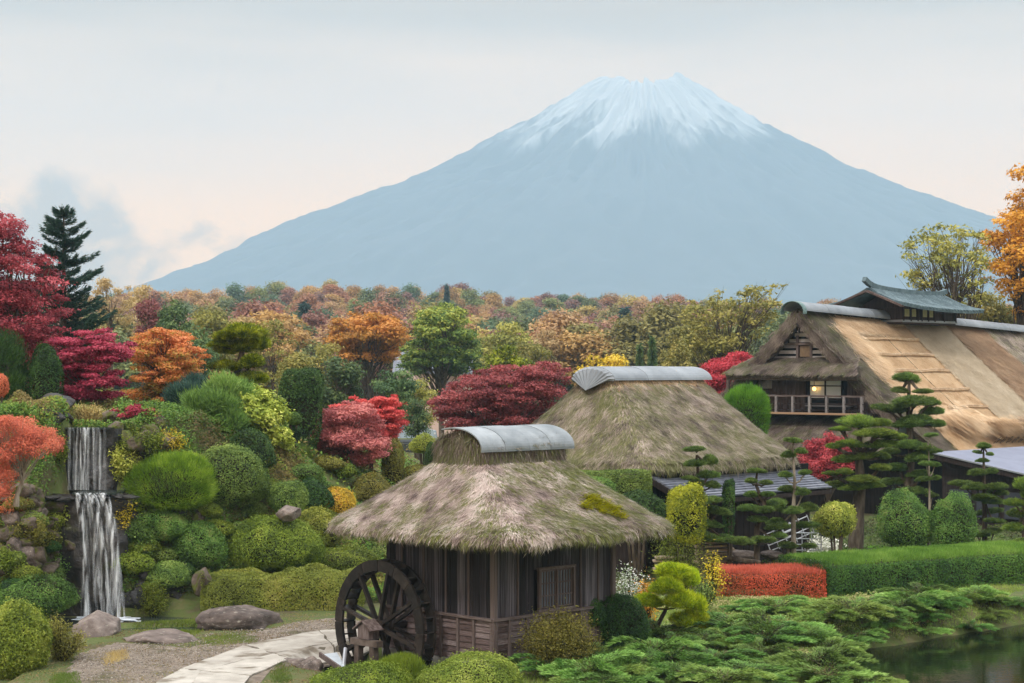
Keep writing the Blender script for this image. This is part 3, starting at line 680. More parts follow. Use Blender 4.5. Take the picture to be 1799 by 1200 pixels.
for o in (.52, .90): part('hub', MB().tube([wp(o-.09, 0, 0), wp(o+.09, 0, 0)], [.2, .2], 12), WHEEL, wheel)
st = thing('bearing_stand', MP(-1.3, WHC, -.9), 'timber bearing stand with a tiny pitched cover in front of the water wheel', 'stand')
for b in (-.34, .34): part('post', MB().bar(MP(-1.3, WHC+b, -1.1), MP(-1.3, WHC+b*.8, .5), .16, .16, (MU[0], MU[1], 0)), WHEELB, st)
part('cross_beam', MB().bar(MP(-1.3, WHC-.5, .48), MP(-1.3, WHC+.5, .48), .2, .15), WHEELB, st)
part('bearing_box', MB().poly([MP(-1.40, WHC-.2, .57), MP(-1.40, WHC+.2, .57), MP(-1.40, WHC+.2, .84), MP(-1.40, WHC, .97), MP(-1.40, WHC-.2, .84)], .34, (-MU[0], -MU[1], 0)), POSTM, st)
for sg in (-1, 1):
    part('cover_board', MB().bar(MP(-1.25, WHC+sg*.0, 1.02), MP(-1.25, WHC+sg*.34, .79), .42, .035, (0, 0, 1)), POSTM, st)
part('axle_block', MB().box(MP(-1.15, WHC, .64), .2, .4, .16, (*MU, 0), (*MV, 0)), WHEEL, st)
FL = surf('pale_metal_flume', pal((176, 186, 196), (206, 214, 222)), 3, .4, .1, spec=.5)
fx, fy = gp(597, 1158); 
fl = thing('flume', (*gp(580, 1158), 0), 'white metal flume plate beside the water wheel at the path', 'flume')
q0, q1, q2, q3 = [(*gp(px, py, .05), .05) for px, py in ((562, 1150), (592, 1146), (606, 1170), (598, 1175))]
part('channel', MB().poly([q0, q3, q2, q1][::-1], .05), FL, fl)
part('edge_strip', MB().bar(q0, q3, .05, .12), POSTM, fl)
pole = MB().tube([np.array(MP(-1.75, WHC+.25, .35)), np.array((*gp(602, 1172, .02), -.15))], [.05, .05], 8)
single('metal_pole', pole, surf('bare_steel', pal((150, 152, 158), (190, 192, 198)), 4, .35, spec=.6, metal=.5), 'slanting bare metal pole leaning in front of the water wheel', 'pole')
# ------------------------------------------------------------------ middle thatched house
HU = np.array([.70, .714]); HU /= np.linalg.norm(HU); HN = np.array([HU[1], -HU[0]]); HV = -HN
F0 = np.array([4.94, 62.0])
C2 = F0+HU*4.1+HV*4.1
def p3(base, a, b, z): p = base+HU*a+HN*b; return (p[0], p[1], z)
h2 = thing('thatched_house', (*C2, 0), 'mid-sized house with steep hipped thatch and a grey metal ridge cap with fan end', 'house')
A2, B2 = 4.75, 4.35
rings = [(A2-1.3, B2-1.3, 8, 4.1), (A2-.5, B2-.5, 7, 3.62), (A2-.18, B2-.18, 6, 3.55), (A2-.02, B2-.02, 6, 3.66), (A2, B2, 6, 3.78), (A2-.08, B2-.08, 6, 3.95)]
for t in np.linspace(.06, 1, 16): rings.append((A2-.08+(2.72-A2+.08)*t, B2-.08+(1.0-B2+.08)*t, 6+2*t, 3.95+2.62*t**1.12))
rings += [(2.66, .93, 9, 6.66), (2.65, .92, 9, 6.74)]
for ph in (25, 50, 70, 86): rings.append((2.64, .92*math.cos(math.radians(ph)), 9, 6.74+.38*math.sin(math.radians(ph))))
V, F = ringroof(C2, HU, HV, rings, seed=13, lump=.08)
roof2 = part('thatched_roof', np_mesh('roof', V, F, smooth=True), TB_OLD, h2)
roof_strands('thatch', V, F, slice(N_*3, N_*21), 26000, .28, .022, 41, lambda P, r: mosstint(P, r, 44, .49, .9), roof2, STRAW_GREY, 5, .45, (.012, .09), .07)
roof_strands('thatch', V, F, slice(N_*20, N_*24), 800, .25, .02, 43, lambda P, r: mosstint(P, r, 8, .3, 1.4), roof2, STRAW_NEW, 6, .25)
arch_sheet(h2, C2, HU, HV, -2.75, 2.78, 1.02, 6.70, .50, SHEETB, 3, a0=3, a1=177)
# fan end: ribs folding down over the ridge end
e0 = np.array(p3(C2, -2.8, 0, 0)); fan = part('fan_end', MB().poly([(e0[0]+HV[0]*1.0*math.cos(t), e0[1]+HV[1]*1.0*math.cos(t), 6.70+.48*math.sin(t)) for t in np.linspace(0, math.pi, 14)], .03, (HU[0], HU[1], 0)), SHEETB, h2)
for k in range(12):
    t0, t1 = math.pi*k/12, math.pi*(k+1)/12; tm = (t0+t1)/2
    def fp(t, rr, out): return (e0[0]-HU[0]*out+HV[0]*rr*math.cos(t), e0[1]-HU[1]*out+HV[1]*rr*math.cos(t), 6.72+.50*math.sin(t)*rr/1.04)
    tip = (e0[0]-HU[0]*.40, e0[1]-HU[1]*.40, 6.36)
    m_ = MB(); m_.v += [np.array(x) for x in (fp(t0, 1.03, 0), fp(tm, 1.06, -.0), fp(t1, 1.03, 0), fp(t0, .84, .13), fp(tm, .89, .155), fp(t1, .84, .13), tip)]
    m_.f += [[0, 1, 4, 3], [1, 2, 5, 4], [3, 4, 6], [4, 5, 6]]
    part('fan_rib', m_, SHEETB, fan)
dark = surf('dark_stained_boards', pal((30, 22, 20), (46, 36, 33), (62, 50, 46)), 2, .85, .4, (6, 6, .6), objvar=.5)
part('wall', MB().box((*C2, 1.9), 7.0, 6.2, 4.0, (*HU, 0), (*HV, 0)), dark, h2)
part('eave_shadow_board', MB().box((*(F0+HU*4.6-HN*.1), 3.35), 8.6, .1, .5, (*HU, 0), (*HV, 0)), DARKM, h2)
TILE = surf('dark_grey_roof_tiles', pal((84, 88, 100), (110, 114, 126), (136, 140, 150)), 3, .55, .2, objvar=.35, spec=.4)
pent = part('pent_roof', MB().poly([p3(F0, .1, -.5, 3.42), p3(F0, 8.3, -.5, 3.42), p3(F0, 8.3, 1.3, 2.66), p3(F0, .1, 1.3, 2.66)], .1), dark, h2)
for k in range(11):
    b0 = -.5+k*.165; z0 = 3.50-k*.0697
    part('tile_row', MB().bar(p3(F0, .0, b0+.1, z0), p3(F0, 8.4, b0+.1, z0), .2, .055, (HN[0]*.12, HN[1]*.12, .99)), TILE, pent)
part('barge_board', MB().bar(p3(F0, -.02, -.5, 3.4), p3(F0, -.02, 1.42, 2.6), .06, .2), dark, pent)
part('fascia', MB().bar(p3(F0, 0, 1.34, 2.62), p3(F0, 8.4, 1.34, 2.62), .05, .14), dark, pent)
for s in (.3, 2.9, 5.6, 8.1): part('post', MB().bar(p3(F0, s, 1.1, -.1), p3(F0, s, 1.1, 2.62), .14, .14, (1, 0, 0)), dark, h2)
lowall = part('front_wall', MB().box(p3(F0, 4.2, .35, 1.3), 8.0, .1, 2.7, (*HU, 0), (*HV, 0)), dark, h2)
for k in range(26): piece('plank', lowall, dark, p3(F0, .35+k*.31, .43+(k%3)*.008, 1.3), (.29, .05, 2.66), math.atan2(HU[1], HU[0]))
# ------------------------------------------------------------------ big house
R0 = np.array([14.4, 91.9]); RLN = 22.5
def ridge_z(s): return 10.45-.036*s
def H(s, b, z): p = R0+HU*s+HN*b; return np.array((p[0], p[1], z))
def slope_z(s, b):
    b = abs(b); f = b/7.6; return ridge_z(s)-.25-(ridge_z(s)-.25-3.3)*(f**.94)
h3 = thing('thatched_farmhouse', (*(R0+HU*10), 0), 'great farmhouse under re-thatching with gable window, balcony and straw-clad roof slope', 'house')
def slope_patch(s0, s1, b0, b1, side, lift=0.0, ns=None, nb=28, lump=.06, seed=1, sfun=None):
    ns = ns or max(4, int((s1-s0)/.35)); S, Bm = np.meshgrid(np.linspace(s0, s1, ns), np.linspace(b0, b1, nb), indexing='ij')
    if sfun is not None: S = S+sfun(S, Bm)
    Z = slope_z(S, Bm)+lift; P = R0[None, None]+HU*S[..., None]+HN*(side*Bm)[..., None]
    Vv = np.concatenate([P, Z[..., None]], -1).reshape(-1, 3); Vv[:, 2] += (fbm(Vv, 1.1, seed, 4)-.5)*2*lump
    i = np.arange(ns-1)[:, None]; j = np.arange(nb-1)[None, :]; F = np.stack([i*nb+j, (i+1)*nb+j, (i+1)*nb+j+1, i*nb+j+1], -1).reshape(-1, 4)
    return Vv, F
def solid_slope(name, s0, s1, side, m, thick, lump, seed, b0=0.05, b1=7.6, lift=0.0):
    V1, F1 = slope_patch(s0, s1, b0, b1, side, lift, seed=seed, lump=lump); ns = max(4, int((s1-s0)/.35)); nb = 28
    V2 = V1.copy(); V2[:, 2] -= thick; n = len(V1)
    F2 = F1[:, ::-1]+n; i = np.arange(ns-1); j = np.arange(nb-1); E = []
    for jj in (0, nb-1): E.append(np.stack([i*nb+jj, (i+1)*nb+jj, (i+1)*nb+jj+n, i*nb+jj+n], 1))
    for ii in (0, ns-1): E.append(np.stack([ii*nb+j, ii*nb+j+1, ii*nb+j+1+n, ii*nb+j+n], 1))
    return part(name, np_mesh(name, np.concatenate([V1, V2]), np.concatenate([F1, F2]+E), smooth=False), m, h3), V1, F1
def dress(p, V1, F1, n, L, W, seed, tintf, m, per=6, jit=.2, lift=(.01, .06), spread=.12):
    roof_strands('thatch', V1, F1, slice(None), n, L, W, seed, tintf, p, m, per, jit, lift, spread)
un = lambda lo, hi: (lambda P, r: lo+(hi-lo)*np.clip(.5*r.random(len(P))+.5*vnoise(P, 1.5, 2), 0, 1))
pf, V1, F1 = solid_slope('old_thatch', 0, 2.9, 1, CUT, .55, .09, 5, b1=5.7); dress(pf, V1, F1, 4500, .5, .035, 51, lambda P, r: mosstint(P, r, 61, .46, .8), STRAW_DARK, 6, .34, (.02, .12))
pf, V1, F1 = solid_slope('straw_mats', 2.7, 9.5, 1, TB_NEW, .7, .035, 6, lift=-.10); dress(pf, V1, F1, 9000, .30, .04, 53, un(.0, 1.0), STRAW_NEW, 4, .3, (.0, .05), .09)
pq, V1, F1 = solid_slope('old_thatch', 1.1, 2.8, 1, CUT, .5, .09, 15, b0=5.5, b1=7.5, lift=-.25); dress(pq, V1, F1, 1500, .45, .035, 52, lambda P, r: mosstint(P, r, 61, .40, .8), STRAW_DARK, 6, .34, (.02, .12))
battens = [(9.4, 2.5, 9.2), (8.62, 2.6, 9.4), (7.78, 2.8, 9.4), (6.95, 3.6, 9.3), (5.98, 4.2, 9.4), (5.1, 5.4, 9.5), (4.3, 6.4, 11.6), (3.85, 8.2, 12), (3.5, 8.0, 12.5)]
BAMB = surf('bamboo_batten', pal((150, 122, 94), (186, 158, 126), (212, 188, 158)), 3, .7, .2, objvar=.4)
def b_of_z(s, z):
    lo, hi = 0.0, 7.6
    for _ in range(40):
        mid = (lo+hi)/2
        if slope_z(s, mid) > z: lo = mid
        else: hi = mid
    return lo
for z, s0, s1 in battens:
    for q in range(2):
        pts = []; j = (q-.5)*.07
        for i in range(7):
            s = s0+(s1-s0)*i/6+q*.12; b = b_of_z(s, z+.11+j); pts.append(H(s, b, slope_z(s, b)+.02+.03*math.sin(i*1.7+z*9)))
        part('bamboo_pole', MB().tube(pts, .042, 7), BAMB, pf)
for s in (6.4,):      # tying ropes down the mats
    pts = [H(s+.05*math.sin(b*3), b, slope_z(s, b)-.06) for b in np.linspace(1.0, 7.0, 22)]
    part('rope', MB().tube(pts, .010, 5), WHEELB, pf)
pf, V1, F1 = solid_slope('trimmed_thatch', 9.45, 14.0, 1, TB_BEIGE, .7, .02, 7, lift=.02); dress(pf, V1, F1, 6500, .22, .035, 55, un(.0, 1.0), STRAW_BEIGE, 5, .2, (.0, .04), .09)
pf, V1, F1 = solid_slope('brown_thatch', 13.95, 18.0, 1, TB_BROWN, .7, .07, 8, lift=.06); dress(pf, V1, F1, 5200, .36, .045, 57, un(.1, .9), STRAW_BROWN, 6, .3, (.01, .1))
pf, V1, F1 = solid_slope('grey_thatch', 17.9, RLN, 1, TB_DARK, .7, .07, 9, lift=.1); dress(pf, V1, F1, 2600, .5, .035, 59, lambda P, r: mosstint(P, r, 62, .3, .8), STRAW_GREY, 6, .3)
pb, V1, F1 = solid_slope('rear_thatch', 0, RLN, -1, CUT, .55, .08, 10, b1=5.6); dress(pb, V1, F1, 2600, .5, .04, 63, lambda P, r: mosstint(P, r, 64, .35, .8), STRAW_DARK, 5, .3)
# shaggy verge straw at the gable end and between old and new thatch
r = np.random.default_rng(15)
for side in (1, -1):
    b = r.uniform(.1, 5.5, 2600); z = slope_z(0, b)-r.uniform(0, .55, 2600); P = np.array([H(-.02, side*bb, zz) for bb, zz in zip(b, z)])
    nr = np.tile(np.array([-HU[0], -HU[1], 0.]), (len(P), 1)); dn = np.tile(np.array([HN[0]*side*.6, HN[1]*side*.6, -.75]), (len(P), 1)); dn /= np.linalg.norm(dn, axis=1)[:, None]
    part('verge_straw', strandmesh('verge', P, dn, nr, .26, .03, mosstint(P, r, 4, .28, 1.0), 17, .3, (.0, .06), 3, .1), STRAW_DARK, h3, kind='stuff')
b = r.uniform(.8, 6.2, 1900); P = np.array([H(2.55+r.normal(0, .32), bb, slope_z(2.6, bb)+.1) for bb in b])
nr = np.tile(np.array([HN[0]*.6, HN[1]*.6, .75]), (len(P), 1)); dn = np.tile(np.array([HN[0]*.7+HU[0]*.25, HN[1]*.7+HU[1]*.25, -.7]), (len(P), 1)); dn /= np.linalg.norm(dn, axis=1)[:, None]
part('loose_straw', strandmesh('loose', P, dn, nr, .75, .035, r.uniform(.2, 1, len(P)), 19, .75, (.02, .22), 3, .15), STRAW_NEW, h3, kind='stuff')
b = r.uniform(.35, 1.0, 700); s = r.uniform(2.4, 7.6, 700); P = np.array([H(ss, bb, slope_z(ss, bb)+.08) for ss, bb in zip(s, b)])
dn = np.tile(np.array([HN[0]*.7, HN[1]*.7, -.7]), (len(P), 1)); nr = np.tile(np.array([HN[0]*.7, HN[1]*.7, .7]), (len(P), 1))
part('loose_straw', strandmesh('loose', P, dn, nr, .5, .03, r.uniform(.2, 1, len(P)), 21, .5, (.02, .18), 4, .1), STRAW_NEW, h3, kind='stuff')
# gable triangle
GW = surf('bleached_gable_boards', pal((120, 112, 112), (164, 158, 156), (206, 200, 196)), 3, .85, .3, (2, 2, 7), objvar=.7)
gab = part('gable_wall', MB().poly([H(.75, -2.6, 7.5), H(.75, 2.6, 7.5), H(.75, 0, 9.75)], .1, (-HU[0], -HU[1], 0)), DARKM, h3)
for k in range(6):
    z = 7.72+k*.29; hw = max(.12, (9.5-z)*1.14-.1)
    for (a, b) in ((-hw, -.42), (.42, hw)) if k in (0, 1, 2) else ((-hw, hw),):
        if b-a > .1: piece('gable_board', gab, GW, H(.64, (a+b)/2, z), (.05, b-a, .17), math.atan2(HU[1], HU[0]))
piece('gable_window', gab, surf('brown_paper_window', pal((110, 88, 66), (140, 118, 92)), 3, .7), H(.66, 0, 8.05), (.05, .6, .55), math.atan2(HU[1], HU[0]))
for b in (-.42, .42): piece('gable_post', gab, POSTM, H(.6, b, 8.2), (.1, .13, 1.3), math.atan2(HU[1], HU[0]))
piece('gable_rail', gab, POSTM, H(.58, 0, 8.42), (.1, 3.2, .12), math.atan2(HU[1], HU[0])); piece('gable_rail', gab, POSTM, H(.57, 0, 7.62), (.1, 5.0, .13), math.atan2(HU[1], HU[0]))
BARGE = surf('brown_barge_board', pal((64, 50, 46), (92, 76, 70), (116, 100, 94)), 3, .85, .4, objvar=.3)
for sg in (-1, 1): part('barge_board', MB().bar(H(.15, sg*.02, 9.62), H(.15, sg*3.5, 6.45), .1, .26, (HU[0], HU[1], 0)), BARGE, h3)
# hood skirt under the gable
def skirt(name, st, sb, zt, zb, bt, bb, thick, m, seed, n, sm_):
    ns, nb = 10, 34; T_, U_ = np.meshgrid(np.linspace(0, 1, ns), np.linspace(-1, 1, nb), indexing='ij')
    S = st+(sb-st)*T_; Bw = U_*(bt+(bb-bt)*T_); Z = zt+(zb-zt)*T_**1.2; P = R0+HU*S[..., None]+HN*Bw[..., None]
    V1 = np.concatenate([P, Z[..., None]], -1).reshape(-1, 3); V1[:, 2] += (fbm(V1, 1.2, seed, 3)-.5)*.14
    i = np.arange(ns-1)[:, None]; j = np.arange(nb-1)[None, :]; F1 = np.stack([i*nb+j, (i+1)*nb+j, (i+1)*nb+j+1, i*nb+j+1], -1).reshape(-1, 4)
    V2 = V1-np.array([-HU[0]*.12, -HU[1]*.12, thick]); nn = len(V1); E = [np.stack([(ns-1)*nb+np.arange(nb-1), (ns-1)*nb+np.arange(1, nb), (ns-1)*nb+np.arange(1, nb)+nn, (ns-1)*nb+np.arange(nb-1)+nn], 1)]
    for jj in (0, nb-1): k = np.arange(ns-1); E.append(np.stack([k*nb+jj, (k+1)*nb+jj, (k+1)*nb+jj+nn, k*nb+jj+nn], 1))
    o = part(name, np_mesh(name, np.concatenate([V1, V2]), np.concatenate([F1, F1[:, ::-1]+nn]+E)), m, h3)
    roof_strands('thatch', V1, F1, slice(None), n, .35, .032, seed, lambda P, r: mosstint(P, r, seed, .36, .9), o, sm_, 6, .3)
skirt('thatch_hood', .75, -.75, 7.75, 6.95, 3.1, 4.0, .38, CUT, 71, 2200, STRAW_DARK)
skirt('lower_thatch', .9, -1.6, 4.85, 3.3, 5.4, 6.4, .4, CUT, 73, 3200, STRAW_DARK)
# upper storey wall, window, balcony
ra = math.atan2(HU[1], HU[0])
up = part('upper_wall', MB().poly([H(1.0, -4.4, 4.7), H(1.0, 4.4, 4.7), H(1.0, 4.4, 5.2), H(1.0, 2.9, 6.9), H(1.0, -2.9, 6.9), H(1.0, -4.4, 5.2)], .12, (-HU[0], -HU[1], 0)), dark, h3)
for k in range(31):
    b_ = -4.2+k*.28; zt_ = min(6.85, slope_z(1.5, b_)-1.05)
    if (b_ < -.05 or b_ > 2.3) and zt_ > 4.9: piece('plank', up, BARGE, H(.9, b_, (4.8+zt_)/2), (.05, .262, zt_-4.8), ra)
GLASS = surf('painted_sky_pane', pal((226, 232, 236), (238, 242, 244)), 1, .12, spec=.7)  # sky reflection painted into the panes as a near-white base colour
wn3 = part('window', MB().box(H(.89, 1.12, 6.1), .06, 2.05, 1.5, (*HU, 0), (*HN, 0)), DARKM, h3)
for b in (.64, 1.6):
    for z, hh in ((6.52, .4), (5.98, .58)): piece('pane', wn3, GLASS, H(.84, b, z), (.03, .88, hh), ra)
piece('window_bar', wn3, dark, H(.82, 1.12, 6.1), (.05, .08, 1.4), ra); piece('window_bar', wn3, dark, H(.82, 1.12, 6.3), (.05, 1.95, .05), ra); piece('window_bar', wn3, dark, H(.82, 1.12, 5.62), (.05, 1.95, .08), ra)
piece('lattice_door', up, GW, H(.86, -2.6, 6.35), (.04, .75, .42), ra)
lamp = thing('hanging_lamp', tuple(H(.6, .6, 6.15)), 'small round glowing lamp hanging before the balcony window', 'lamp')
LM = bpy.data.materials.new('lamp_glow'); LM.use_nodes = True; LM.node_tree.nodes['Principled BSDF'].inputs['Emission Color'].default_value = (1, .55, .15, 1); LM.node_tree.nodes['Principled BSDF'].inputs['Emission Strength'].default_value = 3.0; LM.node_tree.nodes['Principled BSDF'].inputs['Base Color'].default_value = (.9, .5, .15, 1)
bm = bmesh.new(); bmesh.ops.create_uvsphere(bm, u_segments=14, v_segments=9, radius=.10); me = bpy.data.meshes.new('globe'); bm.to_mesh(me); bm.free(); me.transform(Matrix.Translation(H(.6, .6, 6.15))); part('globe', me, LM, lamp)
part('cord', MB().tube([H(.6, .6, 6.28), H(.6, .6, 6.9)], .015, 5), DARKM, lamp)
bal = part('balcony', MB().box(H(.35, .2, 4.9), 1.9, 8.6, .14, (*HU, 0), (*HN, 0)), dark, h3)
RAILM = surf('grey_balcony_rail', pal((104, 98, 98), (134, 128, 128), (160, 156, 154)), 4, .8, .3, objvar=.3)
for k in range(9): piece('baluster', bal, RAILM, H(-.5, -4.0+k*1.02, 5.36), (.11, .13, .86), ra)
for z, hh in ((5.8, .09), (5.42, .05), (5.1, .05)): piece('rail', bal, POSTM if z > 5.5 else dark, H(-.5, .1, z), (.08, 8.4, hh), ra)
piece('floor_edge', bal, surf('pale_bamboo_edge', pal((150, 118, 92), (176, 146, 118)), 4, .8), H(-.62, .1, 4.93), (.1, 8.4, .1), ra)
piece('slatted_table', bal, RAILM, H(.5, 1.6, 5.3), (.6, 2.6, .06), ra)
for b in (-4.3, -2.6): piece('wall_post', up, POSTM, H(-.1 if b < -4 else .4, b, 5.95), (.14, .14, 2.1), ra)
part('lower_wall', MB().box(H(11, 0, 1.7), 20, 9.6, 3.4, (*HU, 0), (*HN, 0)), dark, h3)
# ridge caps
arch_sheet(h3, R0, HU, HN, -.25, 8.2, .62, 10.08, .46, SHEETB, 4, name='ridge_sheet', a0=0, a1=180, dip=-.036)
arch_sheet(h3, R0, HU, HN, 12.9, 22.6, .62, 9.65, .42, SHEETB, 4, name='ridge_sheet', a0=0, a1=180, dip=-.036)
COPPER = surf('green_copper', pal((78, 100, 100), (104, 128, 126), (134, 152, 148)), 4, .6, .2, (1, 1, 3), metal=.2)
arch_sheet(h3, R0, HU, HN, -.45, -.2, .68, 10.02, .52, COPPER, 1, name='ridge_end', a0=-12, a1=192)
# ridge turret
ct = part('turret', MB().box(H(10.2, 0, 10.05), 5.4, 2.7, 1.0, (*HU, 0), (*HN, 0)), dark, h3)
part('turret_base', MB().box(H(10.2, 0, 9.70), 5.5, 2.85, .12, (*HU, 0), (*HN, 0)), SHEETB, ct)
YP = surf('yellowish_paper_pane', pal((128, 128, 88), (156, 156, 112)), 3, .6)  # only a yellowish paper base colour
for s in (7.95, 8.6, 9.7, 10.3): piece('pane', ct, YP, H(s, 1.37, 10.14), (.45, .04, .4), ra)
for s in (7.55, 8.27, 8.95, 9.35, 10.0, 10.65, 11.6, 12.8): piece('turret_post', ct, dark, H(s, 1.4, 10.1), (.1, .1, .8), ra)
TGREEN = surf('blue_green_roof_tiles', pal((58, 76, 82), (80, 100, 106), (106, 126, 132)), 3, .5, .2, objvar=.3, spec=.4)
def tz(s, b):
    q = (s-10.1)/3.9; base = 11.25+.12*q*q-.03*(s-10.1); b = abs(b); return base-.62*b+.095*b*b+.05*max(0, abs(q)-.6)*b
for sg in (1, -1):
    S = np.linspace(6.4, 13.8, 36); Bb = np.linspace(0, 2.35, 9); Vv = []; Ff = []
    for e in (0, -.12):
        for s in S:
            ex = (s-10.1)/3.7
            for b in Bb: Vv.append(H(s+ex*.35*(b/2.35)*(-1 if False else 1), sg*b, tz(s, b)+e))
    n = len(S)*len(Bb); nb = len(Bb)
    for i in range(len(S)-1):
        for j in range(nb-1): o = i*nb+j; Ff += [(o, o+nb, o+nb+1, o+1), (n+o, n+o+1, n+o+nb+1, n+o+nb)]
        o = i*nb+nb-1; Ff.append((o, o+nb, n+o+nb, n+o))
    for i in (0, len(S)-1):
        for j in range(nb-1): o = i*nb+j; Ff.append((o, o+1, n+o+1, n+o))
    tr = part('turret_roof', py_mesh('turret_roof', Vv, Ff), dark if False else TGREEN, h3)
    for k in range(26):
        s = 6.5+k*.29; ex = (s-10.1)/3.7
        part('tile_row', MB().tube([H(s+ex*.35*(b/2.35), sg*b, tz(s, b)+.03) for b in np.linspace(.1, 2.4, 6)], .065, 6), TGREEN, tr)
rp = []
for s in np.linspace(6.0, 14.1, 24): q = (s-10.05)/4.05; rp.append((s, tz(min(13.8, max(6.4, s)), 0)+.09+.34*max(0, -q)**9+.16*max(0, q)**9))
rb = MB()
for (s0, z0), (s1, z1) in zip(rp[:-1], rp[1:]): rb.bar(H(s0, 0, z0), H(s1+.01, 0, z1), .24, .26)
part('turret_ridge', rb, TGREEN, h3)
for sg in (1, -1): part('barge_board', MB().bar(H(6.25, sg*.05, tz(6.4, 0)-.2), H(6.1, sg*2.3, tz(6.4, 2.3)-.16), .1, .24, (HU[0], HU[1], 0)), BARGE, h3)
part('turret_gable', MB().poly([H(7.4, -1.4, 10.4), H(7.4, 1.4, 10.4), H(7.4, 0, 11.1)], .08, (-HU[0], -HU[1], 0)), dark, h3)
# straw sheaves on the eave
r3 = random.Random(5)
for k in range(7):
    s = 6.6+k*.62; n = 260; rg = np.random.default_rng(80+k); sh = thing('straw_sheaf', tuple(H(s, 7.5, 3.2)), 'tied straw sheaf lying on the eave above the annex, %s from the cloud pine' % ORD[k], 'sheaf', 'straw sheaves on the farmhouse eave')
    P = np.array([H(s+rg.normal(0, .17), 7.2+rg.normal(0, .2), 4.3+rg.normal(0, .18)) for _ in range(n)])
    dn = np.tile(np.array([HN[0]*.7, HN[1]*.7, -.55]), (n, 1)); nr = np.tile(np.array([HN[0]*.6, HN[1]*.6, .8]), (n, 1))
    part('straw', strandmesh('straw', P, dn, nr, .62, .03, rg.uniform(0, 1, n)*.7, 5, .7, (.0, .2), 4, .1), STRAW_NEW if k < 4 else STRAW_BROWN, sh)
    part('tie', MB().tube([H(s+.24*math.cos(t), 7.45+.15*math.sin(t), 3.55+.18*math.sin(t+.4)) for t in np.linspace(0, 6.28, 10)], .02, 5), WHEELB, sh)
rg = np.random.default_rng(99); n = 420; P = np.array([H(4.6+rg.normal(0, .5), 6.2+rg.normal(0, .5), 4.6+rg.normal(0, .3)) for _ in range(n)])
dn = np.tile(np.array([HN[0]*.5+.3, HN[1]*.6, -.6]), (n, 1)); nr = np.tile(np.array([HN[0]*.6, HN[1]*.6, .8]), (n, 1))
sh = thing('straw_heap', tuple(H(4.6, 6.2, 4.2)), 'loose heap of long pale straw spilling down the thatch behind the cloud pine', 'straw heap'); part('straw', strandmesh('straw', P, dn, nr, 1.1, .035, rg.uniform(.2, 1, n), 6, .8, (.0, .25), 4, .2), STRAW_NEW, sh)
# ------------------------------------------------------------------ annex with a flat blue-grey roof
A0 = np.array([19.35, 84.0])
def AX(a, b, z): p = A0+HU*a+HN*b; return np.array((p[0], p[1], z))
an = thing('annex', (*(A0+HU*4+HN*3), 0), 'low dark annex with a flat blue grey metal roof beside the farmhouse', 'annex')
part('flat_roof', MB().poly([AX(0, 0, 3.32), AX(0, 6.2, 2.25), AX(10, 6.2, 2.25), AX(10, 0, 3.32)][::-1], .08), surf('blue_grey_metal_roof', pal((116, 122, 142), (134, 140, 160)), 1, .5, .04, spec=.45), an)
part('fascia', MB().bar(AX(.05, -.02, 3.14), AX(.05, 6.15, 2.07), .1, .26), dark, an); part('fascia', MB().bar(AX(.0, 6.16, 2.06), AX(10, 6.16, 2.06), .1, .26), dark, an)
part('drip_edge', MB().bar(AX(-.04, -.02, 3.29), AX(-.04, 6.25, 2.21), .05, .06), SHEETB, an)
part('wall', MB().poly([AX(.6, .2, -.1), AX(.6, 5.6, -.1), AX(.6, 5.6, 2.2), AX(.6, .2, 3.1)], .1, (-HU[0], -HU[1], 0)), dark, an)
part('wall', MB().box(AX(5.3, 5.6, .9), 9.4, .1, 2.3, (*HU, 0), (*HN, 0)), dark, an)
for b in (1.2, 2.6, 4.0): part('wall_panel', MB().box(AX(.5, b, 1.0), .06, 1.1, 1.2, (*HU, 0), (*HN, 0)), surf('blue_grey_panel', pal((48, 52, 60), (66, 70, 80)), 2, .6), an)
# ------------------------------------------------------------------ foliage builders
def rot_basis(n, r):
    a = r.normal(size=n.shape); t = a-n*(np.sum(a*n, 1)[:, None]); t /= np.linalg.norm(t, axis=1)[:, None]+1e-9
    return t, np.cross(n, t)
def leaves(name, P, N, L, W, tint, r):
    m = len(P); N = N/(np.linalg.norm(N, axis=1)[:, None]+1e-9); t, s = rot_basis(N, r)
    l = L*r.uniform(.65, 1.35, m)[:, None]; w_ = W*r.uniform(.65, 1.35, m)[:, None]
    V = np.empty((m, 3, 3)); V[:, 0] = P-t*l*.5-s*w_*.55; V[:, 1] = P-t*l*.35+s*w_*.62; V[:, 2] = P+t*l*.58
    return np_mesh(name, V.reshape(-1, 3), np.arange(m*3).reshape(-1, 3), np.clip(tint, 0, 1))
def needles(name, P, D, L, W, tint, r):
    m = len(P); D = D/(np.linalg.norm(D, axis=1)[:, None]+1e-9); t, s = rot_basis(D, r)
    l = L*r.uniform(.6, 1.4, m)[:, None]; w_ = W*r.uniform(.7, 1.3, m)[:, None]
    V = np.empty((m, 3, 3)); V[:, 0] = P-t*w_/2; V[:, 1] = P+t*w_/2; V[:, 2] = P+D*l
    return np_mesh(name, V.reshape(-1, 3), np.arange(m*3).reshape(-1, 3), np.clip(tint, 0, 1))
def sph(n, r):
    d = r.normal(size=(n, 3)); return d/np.linalg.norm(d, axis=1)[:, None]
def inpoly(P2, X, Y):
    ins = np.zeros(np.shape(X), bool); q = np.roll(P2, -1, 0)
    for (x1, y1), (x2, y2) in zip(P2, q): ins ^= ((y1 > Y) != (y2 > Y)) & (X < (x2-x1)*(Y-y1)/(y2-y1+1e-12)+x1)
    return ins
